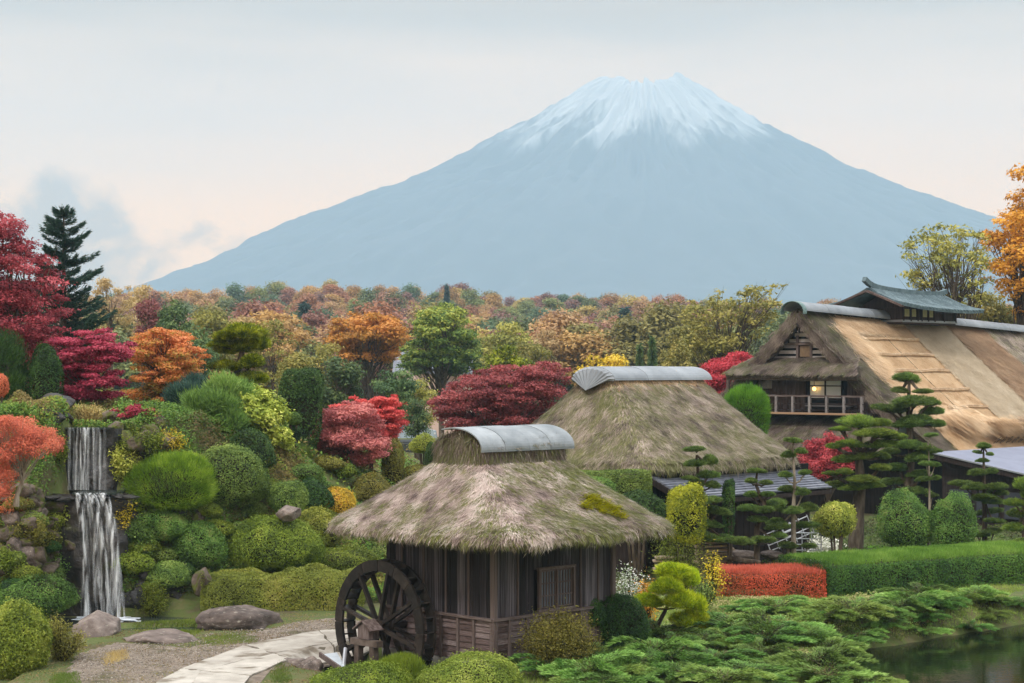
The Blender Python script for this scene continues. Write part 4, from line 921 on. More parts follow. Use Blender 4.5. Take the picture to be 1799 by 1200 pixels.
def edged(P2, X, Y):
    d = np.full(np.shape(X), 1e9); q = np.roll(P2, -1, 0)
    for (x1, y1), (x2, y2) in zip(P2, q):
        dx, dy = x2-x1, y2-y1; t = np.clip(((X-x1)*dx+(Y-y1)*dy)/(dx*dx+dy*dy+1e-12), 0, 1); d = np.minimum(d, np.hypot(X-x1-t*dx, Y-y1-t*dy))
    return d
def limbs(base, fork, pads, r, r0, sides=6, nmax=36, lean=None):
    """one trunk, a few boughs, a branch to each pad"""
    mb = MB(); base = np.array(base, float); fork = np.array(fork, float)
    k = 6; pts = [base+(fork-base)*i/k+np.array([r.normal(0, .04), r.normal(0, .04), 0])*(fork-base)[2]*.35*(0 < i < k) for i in range(k+1)]
    pts[0] = base-np.array([0, 0, .15]); mb.tube(pts, [r0*(1.35 if i == 0 else 1-.5*i/k) for i in range(k+1)], 9)
    if len(pads):
        idx = r.permutation(len(pads))[:nmax]
        for j in idx:
            e = pads[j]; t = r.uniform(.45, 1.0); st = base+(fork-base)*t
            mid = st+(e-st)*.5+np.array([0, 0, .12*np.linalg.norm(e-st)])*r.uniform(-.2, 1.0)+r.normal(0, .06, 3)*np.linalg.norm(e-st)
            rr0 = r0*r.uniform(.22, .42); q = [st, (st+mid)/2+r.normal(0, .03, 3), mid, (mid+e)/2+r.normal(0, .03, 3), e]
            mb.tube(q, [rr0, rr0*.8, rr0*.55, rr0*.35, rr0*.12], sides, cap=False)
            for _ in range(2):
                e2 = e+r.normal(0, .35, 3)*r0*6; mb.tube([mid, (mid+e2)/2+r.normal(0, .04, 3), e2], [rr0*.4, rr0*.25, rr0*.08], 4, cap=False)
    return mb
def padcloud(C, Rr, flat, n, r, shell=.55, up=.35):
    w_ = Rr**2; k = r.choice(len(C), n, p=w_/w_.sum()); d = sph(n, r); d[:, 2] = np.where(r.random(n) < up, np.abs(d[:, 2]), d[:, 2])
    rad = shell+(1.02-shell)*r.random(n)**.6; rad = np.where(r.random(n) < .22, rad*r.uniform(1.0, 1.45, n), rad); rad *= .8+.45*vnoise(d*1.0+k[:, None]*7.7, 2.2, 3)
    P = C[k]+d*(Rr[k]*rad)[:, None]*np.array([1, 1, flat]); return P, d, k
def outline_tree(name, poly, D, depth, npads, pr, flat, nleaf, ls, m, seed, label, cat='tree', base=None, group=None, bark=BARK, trunk_r=.16, upn=.8, ar=.6, ztint=0.0, nmax=36, forkt=.45, droop=0.0, dtint=.5, shell=.4):
    r = np.random.default_rng(seed); P2 = np.array([(WX(px, D), WZ(py, D)) for px, py in poly]); lo, hi = P2.min(0), P2.max(0)
    C, Rr = [], []; tries = 0; dmax = edged(P2, *[np.array([v]) for v in P2.mean(0)])[0]
    while len(C) < npads and tries < npads*60:
        tries += 1; x, z = r.uniform(lo[0], hi[0]), r.uniform(lo[1], hi[1])
        if not inpoly(P2, np.array([x]), np.array([z]))[0]: continue
        e = edged(P2, np.array([x]), np.array([z]))[0]; rad = pr*r.uniform(.6, 1.15)
        if e < .42*rad: continue
        rad = min(rad, e*1.25); th_ = depth*math.sqrt(max(.02, 1-(1-min(1, e/max(dmax, 1e-3)))**2))
        C.append((x, D+r.uniform(-1, 1)*th_*.95, z)); Rr.append(rad)
    C, Rr = np.array(C), np.array(Rr)
    P, d, k = padcloud(C, Rr, flat, nleaf, r, shell)
    N = d*np.array([.7, .7, .4])+np.array([0, 0, upn])+r.normal(0, .45, d.shape)
    if droop: P[:, 2] -= droop*r.random(nleaf)**2; N += np.array([0, -.8, 0])
    pt = r.random(len(C)); h = (P[:, 2]-lo[1])/(hi[1]-lo[1])
    tint = dtint*.5+.5*(1-dtint)*0+ (pt[k]-.5)*.55+(r.random(nleaf)-.5)*.6+ .0
    tint = .5+(pt[k]-.5)*.5+(r.random(nleaf)-.5)*.55+ztint*(h-.5)
    bx = P2[:, 0].mean() if base is None else WX(base[0], D); bz = gz(bx, D) if base is None or base[1] is None else WZ(base[1], D)
    t = thing(name, (bx, D, bz), label, cat, group)
    fork = np.array([bx+(P2[:, 0].mean()-bx)*.6, D, bz+(P2[:, 1].mean()-bz)*(.55+forkt*.5)])
    part('trunk', limbs((bx, D, bz), fork, C, r, trunk_r, nmax=nmax), bark, t)
    part('crown', leaves('crown', P, N, ls, ls*ar, tint, r), m, t)
    return t
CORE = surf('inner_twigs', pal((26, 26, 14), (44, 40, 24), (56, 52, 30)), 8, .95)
def domecore(c, rx, ry, rz, low, n_=3, k=.76):
    bm = bmesh.new(); bmesh.ops.create_icosphere(bm, subdivisions=n_, radius=1.0); 
    for v in bm.verts:
        z = v.co.z if v.co.z > 0 else v.co.z*low
        v.co = Vector((c[0]+v.co.x*rx*k, c[1]+v.co.y*ry*k, c[2]+z*rz*k))
    me = bpy.data.meshes.new('core'); bm.to_mesh(me); bm.free(); return me
def settle(px, py1, hw, D0):
    d = np.arange(D0-3.0, D0+9, .06); hit = ground(WX(px, d), d) >= WZ(py1, d)
    if not hit.any(): return D0
    d = float(d[np.argmax(hit)]); return d+hw/FPX*d*.08
def dome(px, py0, py1, hw, D, m, seed, label, n=11000, ls=.057, style='leaf', name='clipped_shrub', cat='shrub', group=None, lump=.10, deep=.9, box=2.0, low=None, dent=.24, base=None, ar=.55, tm=.5, lf=1.3, auto=False):
    """clipped dome between photo rows py0 (top) and py1 (bottom of the foliage)"""
    r = np.random.default_rng(seed); D = settle(px, py1, hw, D) if auto else D; rx = hw/FPX*D; zt, zb = WZ(py0, D), WZ(py1, D); ry = rx*deep
    cz = zb+(zt-zb)*.38; rz = zt-cz; low = (cz-zb)/rz if low is None else low; cx = WX(px, D)
    d = sph(n, r); d[:, 2] = np.where(r.random(n) < .25, np.abs(d[:, 2]), d[:, 2]); d = d/np.linalg.norm(d, axis=1)[:, None]
    e = box; s = (np.abs(d)**e).sum(1)**(-1/e); q = d*s[:, None]
    lumpf = 1+lump*2*(fbm(q*np.array([rx, ry, rz]), lf, seed, 3)-.5)+dent*2*(vnoise(q, .9, seed+40)-.5); depth = 1-.15*r.random(n)**2+r.uniform(.02, .12, n)*(r.random(n) < .09); lumpf = lumpf*(1+.11*(fbm(q*np.array([rx, ry, rz]), 4.2, seed+6, 2)-.5))
    sc_ = np.where(q[:, 2:3] > 0, np.array([rx, ry, rz]), np.array([rx, ry, rz*low]))
    P = np.array([cx, D, cz])+q*sc_*(lumpf*depth)[:, None]
    N = q/np.array([rx, ry, rz]); N /= np.linalg.norm(N, axis=1)[:, None]
    tint = tm+(fbm(P, 2.6, seed+1, 4)-.5)*1.5+(r.random(n)-.5)*.6
    bz = min(gz(cx, D), zb)
    t = thing(name, (cx, D, bz), label, cat, group)
    if style == 'leaf': me = leaves('foliage', P, N+r.normal(0, .55, N.shape)+np.array([0, 0, .25]), ls, ls*ar, tint, r)
    else: me = needles('foliage', P-N*.03, N*.8+np.array([0, 0, .55])+r.normal(0, .28, N.shape), ls*2.2, ls*.30, tint, r)
    part('foliage', me, m, t)
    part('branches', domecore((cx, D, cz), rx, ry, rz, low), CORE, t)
    if zb-bz > .05:
        mb = MB()
        for _ in range(5):
            a = r.uniform(0, 6.28); mb.tube([(cx+.15*rx*math.cos(a), D+.15*ry*math.sin(a), bz-.1), (cx+.5*rx*math.cos(a), D+.4*ry*math.sin(a), zb+.25*(cz-zb))], [.06, .03], 6)
        part('stem', mb, BARK, t)
    return t
# unit needle pads for the cloud-pruned pines (shared)
def unitpad(seed, n=7000):
    r = np.random.default_rng(seed); d = sph(n, r); d[:, 2] = np.where(r.random(n) < .6, np.abs(d[:, 2]), d[:, 2]); rad = .62+.42*r.random(n)
    nl = 6; lc = np.stack([r.uniform(-.62, .62, nl), r.uniform(-.62, .62, nl), r.uniform(-.12, .22, nl)], 1); lc[0] = 0; lr = r.uniform(.36, .6, nl); lr[0] = .7; k = r.choice(nl, n, p=lr**2/np.sum(lr**2))
    rad *= .8+.42*vnoise(d+k[:, None]*3.1, 2.8, seed)
    P = lc[k]+d*(rad*lr[k])[:, None]*np.array([1, 1, 1.15]); P[:, 2] = np.where(P[:, 2] < 0, P[:, 2]*.45, P[:, 2])
    D_ = d*np.array([.8, .8, .6])+np.array([0, 0, .9])+r.normal(0, .4, d.shape); tint = .5+(r.random(n)-.5)*.6+(vnoise(P, 3, seed)-.5)*.7
    return needles('needle_pad', P, D_, .26, .045, tint, r)
PADS = [unitpad(i) for i in range(4)]
def padmesh(v, m, _c={}):
    if (v, m.name) not in _c: c = PADS[v].copy(); c.materials.append(m); _c[(v, m.name)] = c
    return _c[(v, m.name)]
def cloudpine(trunk, pads, D, m, seed, label, name='cloud_pruned_pine', tr=.12, bark=BARK, base=None, djit=.5, cat='tree', group=None, fat=1.0):
    """trunk: photo points from the ground up; pads: (px, py, half width, half height)"""
    r = np.random.default_rng(seed); pts = [np.array((WX(px, D), D+r.normal(0, .05), WZ(py, D))) for px, py in trunk]
    bx, bz = pts[0][0], min(gz(pts[0][0], D), pts[0][2]); pts[0][2] = bz-.1
    t = thing(name, (bx, D, bz), label, cat, group); mb = MB()
    mb.tube(pts, [tr*(1.15-.85*i/(len(pts)-1)) for i in range(len(pts))], 9)
    tp = np.array(pts)
    for i, (px, py, hw, hh) in enumerate(pads):
        rx = hw/FPX*D; rz = hh/FPX*D*1.25; off = abs(px-np.interp(py, [p[1] for p in trunk][::-1], [p[0] for p in trunk][::-1]))/FPX*D
        y = D+(r.uniform(-1, .6)*djit if off < .8*rx+.05 else r.uniform(-.6, .4)*djit); c = np.array((WX(px, D), y, WZ(py+hh*.5, D)))
        k = int(np.argmin(np.abs(tp[:, 2]-(c[2]-.25*abs(off)-.15)))); st = tp[k]; mid = (st+c)/2+np.array([0, r.normal(0, .05), -.06-.05*off])
        if i: mb.tube([st, mid, c-np.array([0, 0, .02])], [tr*.42, tr*.3, tr*.16], 6, cap=False)
        for _ in range(3):
            e = c+np.array([r.uniform(-.6, .6)*rx, r.uniform(-.5, .5)*rx, rz*.15]); mb.tube([c*.4+mid*.6, (c+e)/2, e], [tr*.18, tr*.12, tr*.05], 4, cap=False)
        o = bpy.data.objects.new('needle_pad', padmesh(int(r.integers(4)), m)); COL.objects.link(o); o.parent = t; o.location = Vector(c)-Vector(t.location)
        o.scale = (rx, rx*.85*fat, rz); o.rotation_euler = (r.normal(0, .06), r.normal(0, .06), r.uniform(0, 6.28))
    part('trunk', mb, bark, t)
    return t
def hedge(name, quad_bl, quad_br, zb, zt, thick, m, seed, label, n, ls, topm=None, lump=.06, cat='hedge', rnd=5.0):
    """box hedge between two ground points (front face), leafy skin on front, top, ends and back"""
    r = np.random.default_rng(seed); a, b = np.array(quad_bl, float), np.array(quad_br, float); u = (b-a)/np.linalg.norm(b-a); nrm = np.array([u[1], -u[0]]); nrm = nrm if nrm[1] < 0 else -nrm
    Lh = np.linalg.norm(b-a); ff = np.array([Lh*(zt-zb), Lh*thick, thick*(zt-zb)*2, Lh*(zt-zb)*.3]); ff /= ff.sum(); k = r.choice(4, n, p=ff); U, Vv, W = r.random(n), r.random(n), r.random(n)
    s = U*Lh; d = np.zeros(n); z = zb+W*(zt-zb); N = np.zeros((n, 3))
    N[k == 0] = (nrm[0], nrm[1], .2); d[k == 1] = Vv[k == 1]*thick; z[k == 1] = zt; N[k == 1] = (0, 0, 1); d[k == 2] = Vv[k == 2]*thick; e = k == 2; s[e] = np.where(U[e] < .5, 0, Lh); N[e] = np.where((U[e] < .5)[:, None], np.array([-u[0], -u[1], 0]), np.array([u[0], u[1], 0])); d[k == 3] = thick; N[k == 3] = (-nrm[0], -nrm[1], 0)
    qa = np.clip(d/thick*2-1, -1, 1); qb = np.clip((z-zb)/(zt-zb), 0, 1); fq = np.where(k == 2, 1.0, (np.abs(qa)**rnd+np.abs(qb)**rnd)**(-1/rnd)); fq = np.minimum(fq, 1.0); d = (qa*fq+1)/2*thick; z = zb+qb*fq*(zt-zb)
    w1 = np.abs(qa)**(rnd-1)*np.sign(qa); w2 = qb**(rnd-1); side_ = (k != 2)
    N[side_] = np.stack([-nrm[0]*w1, -nrm[1]*w1, w2+.05], 1)[side_]; N /= np.linalg.norm(N, axis=1)[:, None]
    P = np.stack([a[0]+u[0]*s-nrm[0]*d, a[1]+u[1]*s-nrm[1]*d, z], 1); l = (fbm(P, 1.5, seed, 3)-.5)*2*lump; P += N*(l-.10*r.random(n)**2)[:, None]
    
    tint = .5+(fbm(P, 1.3, seed+1, 3)-.5)*1.2+(r.random(n)-.5)*.5
    cen = (a+b)/2-nrm*thick/2; t = thing(name, (*cen, zb), label, cat)
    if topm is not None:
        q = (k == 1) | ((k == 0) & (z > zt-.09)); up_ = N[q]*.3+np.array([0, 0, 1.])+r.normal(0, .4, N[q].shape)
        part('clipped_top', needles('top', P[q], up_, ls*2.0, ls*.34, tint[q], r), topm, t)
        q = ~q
    else: q = np.ones(n, bool)
    part('foliage', leaves('foliage', P[q], N[q]+r.normal(0, .55, N[q].shape)+np.array([0, 0, .2]), ls, ls*.55, tint[q], r), m, t)
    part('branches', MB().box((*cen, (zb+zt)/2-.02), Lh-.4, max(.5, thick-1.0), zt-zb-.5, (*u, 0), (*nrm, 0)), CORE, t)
    return t
# juniper: low arching sprays
def unit_juniper(seed, nb=20, per=480):
    r = np.random.default_rng(seed); P, Dd, tt = [], [], []; mb = MB()
    for i in range(nb):
        a = r.uniform(0, 6.283); L = r.uniform(.55, 1.1); el = r.uniform(.15, .75)
        ts = np.linspace(0, 1, 7); path = np.stack([np.cos(a)*L*ts, np.sin(a)*L*ts, .25+L*el*np.sin(ts*2.2)*.7-.12*ts], 1); mb.tube(path, list(.018*(1.05-ts)), 4, cap=False)
        n = per; t = r.random(n)**.7; idx = t*6; i0 = np.minimum(idx.astype(int), 5); f = (idx-i0)[:, None]; c = path[i0]*(1-f)+path[i0+1]*f
        sw = .15*(1-.75*t)+.025; off = np.stack([-np.sin(a)*r.normal(0, 1, n)*sw*.6, np.cos(a)*r.normal(0, 1, n)*sw*.6, r.normal(0, .35, n)*sw*.5], 1)
        dirn = np.array([np.cos(a), np.sin(a), .35])+off*3.0+r.normal(0, .25, (n, 3)); P.append(c+off); Dd.append(dirn); tt.append(.10+.68*t+(r.random(n)-.5)*.4+(r.random()-.5)*.3)
    P, Dd, tt = np.concatenate(P), np.concatenate(Dd), np.concatenate(tt)
    return needles('foliage', P, Dd, .105, .026, tt, r), mb.mesh('branches')
JUN = [unit_juniper(i) for i in range(4)]
JUNM = leafmat('juniper_green', pal((92, 78, 54), (72, 92, 44), (94, 128, 56), (122, 158, 76), (150, 182, 102)), .2, .7, .04)
JUNL = leafmat('juniper_fresh_green', pal((106, 90, 62), (92, 112, 54), (118, 150, 68), (146, 178, 88), (172, 196, 114)), .2, .7, .04)
def juniper(x, y, s, label, m, v, rz_, group=None, sz=1.0):
    z = max(gz(x, y), -.62); t = thing('creeping_juniper', (x, y, z), label, 'juniper', group)
    for nm, me, mm in (('foliage', JUN[v][0], m), ('branches', JUN[v][1], TWIG)):
        key = (nm, v, mm.name)
        if key not in juniper.c: c = me.copy(); c.materials.append(mm); juniper.c[key] = c
        o = bpy.data.objects.new(nm, juniper.c[key]); COL.objects.link(o); o.parent = t
    t.scale = (s, s, s*sz); t.rotation_euler = (0, 0, rz_); return t
juniper.c = {}
def loose_shrub(px, py0, py1, hw, D, m, seed, label, n=6000, ls=.06, stems=26, name='leafy_shrub', cat='shrub', bark=TWIG, ar=.5, spread=1.0, auto=False):
    r = np.random.default_rng(seed); D = settle(px, py1, hw, D) if auto else D; rx = hw/FPX*D; zt, zb = WZ(py0, D), WZ(py1, D); cx = WX(px, D); zb = min(zb, gz(cx, D)+.05); h = zt-zb
    t = thing(name, (cx, D, zb), label, cat); mb = MB(); tips = []
    for i in range(stems):
        a = r.uniform(0, 6.28); q = r.uniform(.15, 1)*rx; hh = h*r.uniform(.55, 1.02)*(1-.35*(q/rx)**2); e = np.array([cx+q*math.cos(a), D+q*math.sin(a), zb+hh]); b = np.array([cx+.15*q*math.cos(a), D+.15*q*math.sin(a), zb-.05]); mid = (b+e)/2+np.array([.25*(e-b)[0]*.4, .25*(e-b)[1]*.4, 0])
        mb.tube([b, mid, e], [.02, .014, .004], 4, cap=False); tips.append((b, mid, e))
    k = r.integers(0, stems, n); f = r.random(n)**.55; A = np.array([p[0] for p in tips])[k]; M_ = np.array([p[1] for p in tips])[k]; E = np.array([p[2] for p in tips])[k]
    f = f[:, None]; P = (1-f)**2*A+2*f*(1-f)*M_+f*f*E+r.normal(0, .09*h*spread, (n, 3)); ok = P[:, 2] > zb; P = P[ok]; k = k[ok]
    pt = r.random(stems); tint = .5+(pt[k]-.5)*.5+(r.random(len(P))-.5)*.7
    part('stems', mb, bark, t); part('foliage', leaves('foliage', P, r.normal(0, .6, P.shape)+np.array([0, 0, .8]), ls, ls*ar, tint, r), m, t); return t
# ------------------------------------------------------------------ foliage colours
K = 1.34
RED = 1.32
def LP(name, *c, trans=.28, hv=.02, k=None): return leafmat(name, pal(*c, k=k or K), trans, .6, hv)
CRIMSON = LP('crimson_maple_leaves', (80, 32, 42), (118, 44, 56), (150, 60, 72), (186, 96, 106), k=1.3)
SCARLET = LP('pink_crimson_leaves', (112, 32, 44), (154, 50, 64), (186, 72, 84), (206, 108, 114), k=RED)
ORANGE = LP('orange_maple_leaves', (106, 102, 44), (144, 124, 50), (180, 124, 64), (200, 122, 70), (210, 146, 98), k=RED)
CORAL = LP('coral_red_leaves', (156, 58, 54), (190, 80, 70), (210, 98, 86), (222, 126, 110), k=RED)
DUSTY = LP('dusty_pink_leaves', (128, 70, 72), (160, 88, 88), (184, 110, 106), (202, 136, 126), k=RED)
WINE = LP('wine_red_leaves', (80, 40, 46), (114, 54, 60), (142, 70, 76), (172, 96, 98), k=RED)
WEEP = LP('rust_orange_leaves', (138, 76, 52), (176, 96, 66), (200, 116, 80), (214, 142, 104), k=RED)
GREEN = LP('fresh_green_needles', (66, 90, 26), (94, 122, 32), (122, 146, 42), (154, 172, 64))
MID = LP('mid_green_leaves', (58, 78, 34), (84, 104, 44), (110, 130, 58), (138, 152, 80))
DARK = LP('dark_green_leaves', (28, 44, 22), (42, 66, 30), (58, 88, 38), (80, 108, 46))
OLIVE = LP('olive_green_leaves', (64, 78, 24), (90, 106, 32), (116, 132, 42), (142, 150, 60))
OLIVEB = LP('olive_brown_leaves', (78, 76, 36), (104, 102, 42), (128, 126, 52), (148, 136, 72))
AZGR = LP('azalea_green_leaves', (54, 76, 32), (78, 108, 44), (102, 134, 58), (124, 130, 74))
YGREEN = LP('yellow_green_leaves', (100, 112, 40), (130, 140, 52), (160, 164, 68), (190, 188, 100))
YBRIGHT = LP('bright_yellow_juniper', (92, 116, 18), (136, 154, 24), (172, 182, 34), (202, 202, 64))
GOLD = LP('golden_leaves', (166, 120, 24), (200, 150, 34), (222, 174, 50), (226, 190, 90))
CYP = LP('cypress_yellow_green', (42, 58, 14), (78, 92, 18), (124, 132, 28), (164, 166, 44))
PINEG = LP('pine_needle_green', (56, 72, 30), (88, 108, 42), (116, 136, 54), (146, 160, 72))
PINED = LP('pine_needle_dark_green', (48, 64, 32), (76, 96, 46), (102, 124, 58), (130, 148, 76))
SPRUCE = LP('blue_spruce_needles', (24, 44, 42), (38, 62, 56), (56, 82, 70), (80, 104, 86))
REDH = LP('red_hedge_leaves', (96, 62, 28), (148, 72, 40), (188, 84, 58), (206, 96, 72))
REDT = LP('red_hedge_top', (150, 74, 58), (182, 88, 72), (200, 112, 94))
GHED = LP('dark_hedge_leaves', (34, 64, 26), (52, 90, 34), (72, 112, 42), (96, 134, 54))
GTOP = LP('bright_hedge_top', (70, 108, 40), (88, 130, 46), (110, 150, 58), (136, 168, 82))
FERN = LP('fern_green', (62, 92, 36), (92, 126, 52), (124, 156, 72), (150, 176, 96))
YFLOW = LP('yellow_autumn_leaves', (136, 130, 30), (176, 160, 36), (208, 184, 48), (220, 198, 90))
STRAWG = LP('dry_grass', (140, 120, 72), (176, 156, 100), (198, 182, 128))
# ------------------------------------------------------------------ trees on the mound
outline_tree('maple_tree', [(-90, 420), (-30, 370), (15, 352), (38, 385), (42, 425), (78, 432), (84, 468), (112, 482), (106, 512), (118, 545), (108, 580), (84, 612), (66, 650), (60, 705), (0, 712), (-90, 700)], 62, 2.6, 190, .72, .32, 60000, .105, CRIMSON, 1, 'tall crimson maple at the edge of the picture in front of the blue spruce', base=(-10, None), trunk_r=.2, nmax=60)
outline_tree('maple_tree', [(78, 650), (92, 596), (130, 572), (190, 570), (232, 600), (236, 625), (218, 640), (242, 650), (218, 680), (212, 702), (182, 716), (148, 728), (108, 716), (84, 692)], 60.5, 1.5, 150, .40, .28, 36000, .085, SCARLET, 2, 'bright pink crimson maple above the waterfall', base=(150, None), trunk_r=.1, nmax=50)
outline_tree('maple_tree', [(205, 700), (212, 680), (242, 650), (228, 625), (214, 602), (242, 580), (290, 568), (332, 580), (346, 602), (366, 622), (372, 650), (398, 668), (370, 674), (330, 690), (330, 730), (262, 752), (226, 735)], 66, 1.9, 170, .46, .30, 42000, .09, ORANGE, 3, 'orange and gold maple behind the green pine', base=(290, None), trunk_r=.13, ztint=.55, nmax=50)
outline_tree('maple_tree', [(190, 715), (240, 706), (285, 720), (288, 745), (240, 738), (200, 735)], 57.5, .6, 26, .3, .45, 5200, .07, SCARLET, 4, 'low crimson maple sprigs behind the mossy rocks by the waterfall lip', base=(250, None), trunk_r=.04)
outline_tree('maple_tree', [(536, 770), (545, 735), (566, 712), (600, 700), (648, 704), (676, 738), (690, 780), (678, 812), (640, 830), (592, 832), (556, 806)], 65.5, 1.6, 140, .40, .42, 40000, .08, DUSTY, 5, 'dusty pink rounded maple on the slope behind the mill roof', base=(612, None), trunk_r=.11, nmax=50)
outline_tree('maple_tree', [(575, 712), (620, 692), (650, 700), (690, 682), (706, 712), (718, 745), (700, 758), (706, 778), (690, 800), (650, 790), (600, 740)], 68, 1.3, 110, .36, .34, 26000, .085, CORAL, 6, 'vivid coral red maple rising behind the dusty pink maple', base=(650, None), trunk_r=.1)
outline_tree('maple_tree', [(750, 705), (790, 668), (820, 648), (872, 634), (930, 634), (962, 626), (1002, 640), (1004, 682), (988, 705), (960, 750), (900, 790), (800, 765), (764, 738)], 84, 2.8, 220, .60, .32, 50000, .115, WINE, 7, 'broad wine red maple behind the ridges of both thatched huts', base=(880, None), trunk_r=.17, nmax=50)
outline_tree('maple_tree', [(1210, 665), (1232, 640), (1262, 622), (1296, 612), (1320, 622), (1330, 660), (1300, 700), (1240, 705)], 104, 1.8, 60, .75, .45, 20000, .12, LP('rose_red_leaves', (130, 40, 54), (170, 54, 68), (196, 76, 88)), 8, 'rose red maple between the grey ridge cap and the farmhouse', base=(1265, None), trunk_r=.14)
outline_tree('maple_tree', [(1404, 800), (1420, 772), (1450, 755), (1482, 758), (1500, 772), (1500, 830), (1470, 848), (1430, 846), (1408, 826)], 77, 1.3, 50, .55, .45, 15000, .095, LP('faded_red_leaves', (120, 44, 52), (158, 60, 66), (188, 84, 86)), 9, 'faded red maple in front of the farmhouse lower thatch', base=(1455, None), trunk_r=.1)
# weeping maple over the fall
wt = outline_tree('weeping_maple', [(-40, 745), (10, 724), (60, 726), (92, 742), (108, 765), (124, 800), (136, 836), (118, 832), (100, 806), (70, 800), (40, 812), (30, 850), (10, 880), (-40, 880)], 50.5, .9, 90, .30, .6, 26000, .055, WEEP, 12, 'rust orange weeping maple with pale twisted trunk left of the waterfall', base=(28, 880), bark=PALEBARK, trunk_r=.07, droop=.18, nmax=60, ar=.45)
# spruce
def spruce(px, py0, pyb, hw, D, m, seed, label, tiers=17, name='spruce_tree', dens=1.0, upt=.25):
    r = np.random.default_rng(seed); cx = WX(px, D); zt = WZ(py0, D); zb = WZ(pyb, D); bz = gz(cx, D); R_ = hw/FPX*D; t = thing(name, (cx, D, bz), label, 'tree'); mb = MB()
    mb.tube([(cx, D, bz-.1), (cx, D, (bz+zt)/2), (cx, D, zt)], [.2, .12, .02], 8); P, Dd, tt = [], [], []
    for i in range(tiers):
        f0 = i/tiers; nb = int(5+3*f0)
        for j in range(nb):
            f = min(1, (i+r.uniform(0, 1.3))/tiers); z = zt-(zt-zb)*f; a = r.uniform(0, 6.28); L = R_*(.20+.80*f**.65)*r.uniform(.6, 1.2); ts = np.linspace(0, 1, 6); path = np.stack([cx+np.cos(a)*L*ts, D+np.sin(a)*L*ts, z-.10*L*ts+upt*L*ts**2-.06*L], 1)
            mb.tube(path, list(.03*(1.05-ts)), 4, cap=False); n = int((70+210*L)*dens); t_ = r.random(n)**.75; idx = t_*5; i0 = np.minimum(idx.astype(int), 4); ff = (idx-i0)[:, None]; c = path[i0]*(1-ff)+path[i0+1]*ff
            sw = L*.11*(1.15-t_)+.03; sd = r.normal(0, 1, n)*sw*.75; off = np.stack([-np.sin(a)*sd, np.cos(a)*sd, r.normal(0, .05, n)], 1)
            P.append(c+off); Dd.append(np.array([np.cos(a), np.sin(a), .35])+off*1.5+r.normal(0, .25, (n, 3))); tt.append(.45+(r.random(n)-.5)*.6+.25*t_-.1)
    part('trunk', mb, BARK, t); part('crown', needles('crown', np.concatenate(P), np.concatenate(Dd), .14, .04, np.concatenate(tt), r), m, t); return t
spruce(112, 366, 620, 84, 74, SPRUCE, 3, 'tall blue green spruce behind the crimson maple', 22, upt=.42)
cloudpine([(420, 720), (415, 660), (428, 610), (424, 565)], [(426, 578, 40, 18), (398, 588, 26, 13), (452, 596, 22, 20), (386, 603, 22, 9), (428, 604, 34, 16), (398, 640, 30, 13), (446, 632, 28, 16), (440, 660, 32, 14), (408, 664, 34, 13), (455, 690, 20, 12), (392, 612, 24, 10), (420, 690, 36, 12)], 67, CYP, 21, 'tall yellow green cloud pruned cypress beside the orange maple', name='cloud_pruned_cypress', tr=.16, fat=1.15)
dome(533, 638, 735, 37, 64, DARK, 22, 'tall dark clipped column with rounded top behind the leafy bush', 13000, .07, box=3.4, deep=1.0, low=1.6, name='clipped_column', lump=.05)
def fluffy(px, py0, py1, hw, D, m, seed, label, poly, npads, pr, n, L, flat=.8):
    r = np.random.default_rng(seed); P2 = np.array([(WX(a, D), WZ(b, D)) for a, b in poly]); lo, hi = P2.min(0), P2.max(0); C = []
    while len(C) < npads:
        x, z = r.uniform(lo[0], hi[0]), r.uniform(lo[1], hi[1])
        if inpoly(P2, np.array([x]), np.array([z]))[0] and edged(P2, np.array([x]), np.array([z]))[0] > pr*.35: C.append((x, D+r.uniform(-.8, .8), z))
    C = np.array(C); Rr = pr*r.uniform(.7, 1.2, npads); P, d, k = padcloud(C, Rr, flat, n, r, .2)
    cx = P2[:, 0].mean(); bz = gz(cx, D); t = thing('pine_tree', (cx, D, bz), label, 'tree')
    part('trunk', limbs((cx, D, bz), (cx, D, P2[:, 1].mean()+.2), C, r, .1), BARK, t); pt = r.random(npads)
    part('crown', needles('crown', P, d*.9+np.array([0, 0, .9])+r.normal(0, .35, d.shape), L, L*.16, .5+(pt[k]-.5)*.5+(r.random(n)-.5)*.5, r), m, t)
fluffy(385, 668, 775, 55, 60, LP('soft_green_pine', (62, 88, 42), (90, 118, 56), (116, 142, 68), (142, 164, 90)), 23, 'soft bright green pine between the orange maple and the leafy bush', [(334, 700), (362, 672), (400, 668), (430, 690), (440, 730), (432, 770), (390, 785), (340, 778), (330, 735)], 46, .42, 30000, .2)
fluffy(325, 655, 770, 30, 61.5, SPRUCE, 24, 'narrow blue green conifer behind the soft green pine', [(302, 700), (318, 660), (350, 657), (356, 690), (345, 770), (300, 775)], 30, .4, 16000, .16)
outline_tree('leafy_bush', [(422, 668), (448, 655), (470, 684), (500, 702), (503, 742), (520, 772), (505, 800), (440, 800), (428, 740)], 60.8, .9, 50, .4, .7, 9000, .13, YGREEN, 25, 'yellow green large leaved bush beside the dark clipped column', cat='shrub', base=(470, None), trunk_r=.05)
dome(82, 605, 692, 30, 58.3, DARK, 26, 'dark green egg shaped topiary under the crimson maple', 9000, .06, box=2.3, low=1.5, name='topiary', lump=.06)
fluffy(15, 560, 712, 40, 58.6, DARK, 27, 'dark conical conifer at the picture edge below the crimson maple', [(-20, 700), (-10, 590), (10, 560), (25, 600), (40, 660), (50, 710), (-20, 715)], 40, .42, 16000, .14)
dome(-2, 655, 698, 17, 55.5, WEEP, 28, 'small rust orange ball shrub cut by the picture edge', 3000, .05, name='topiary')
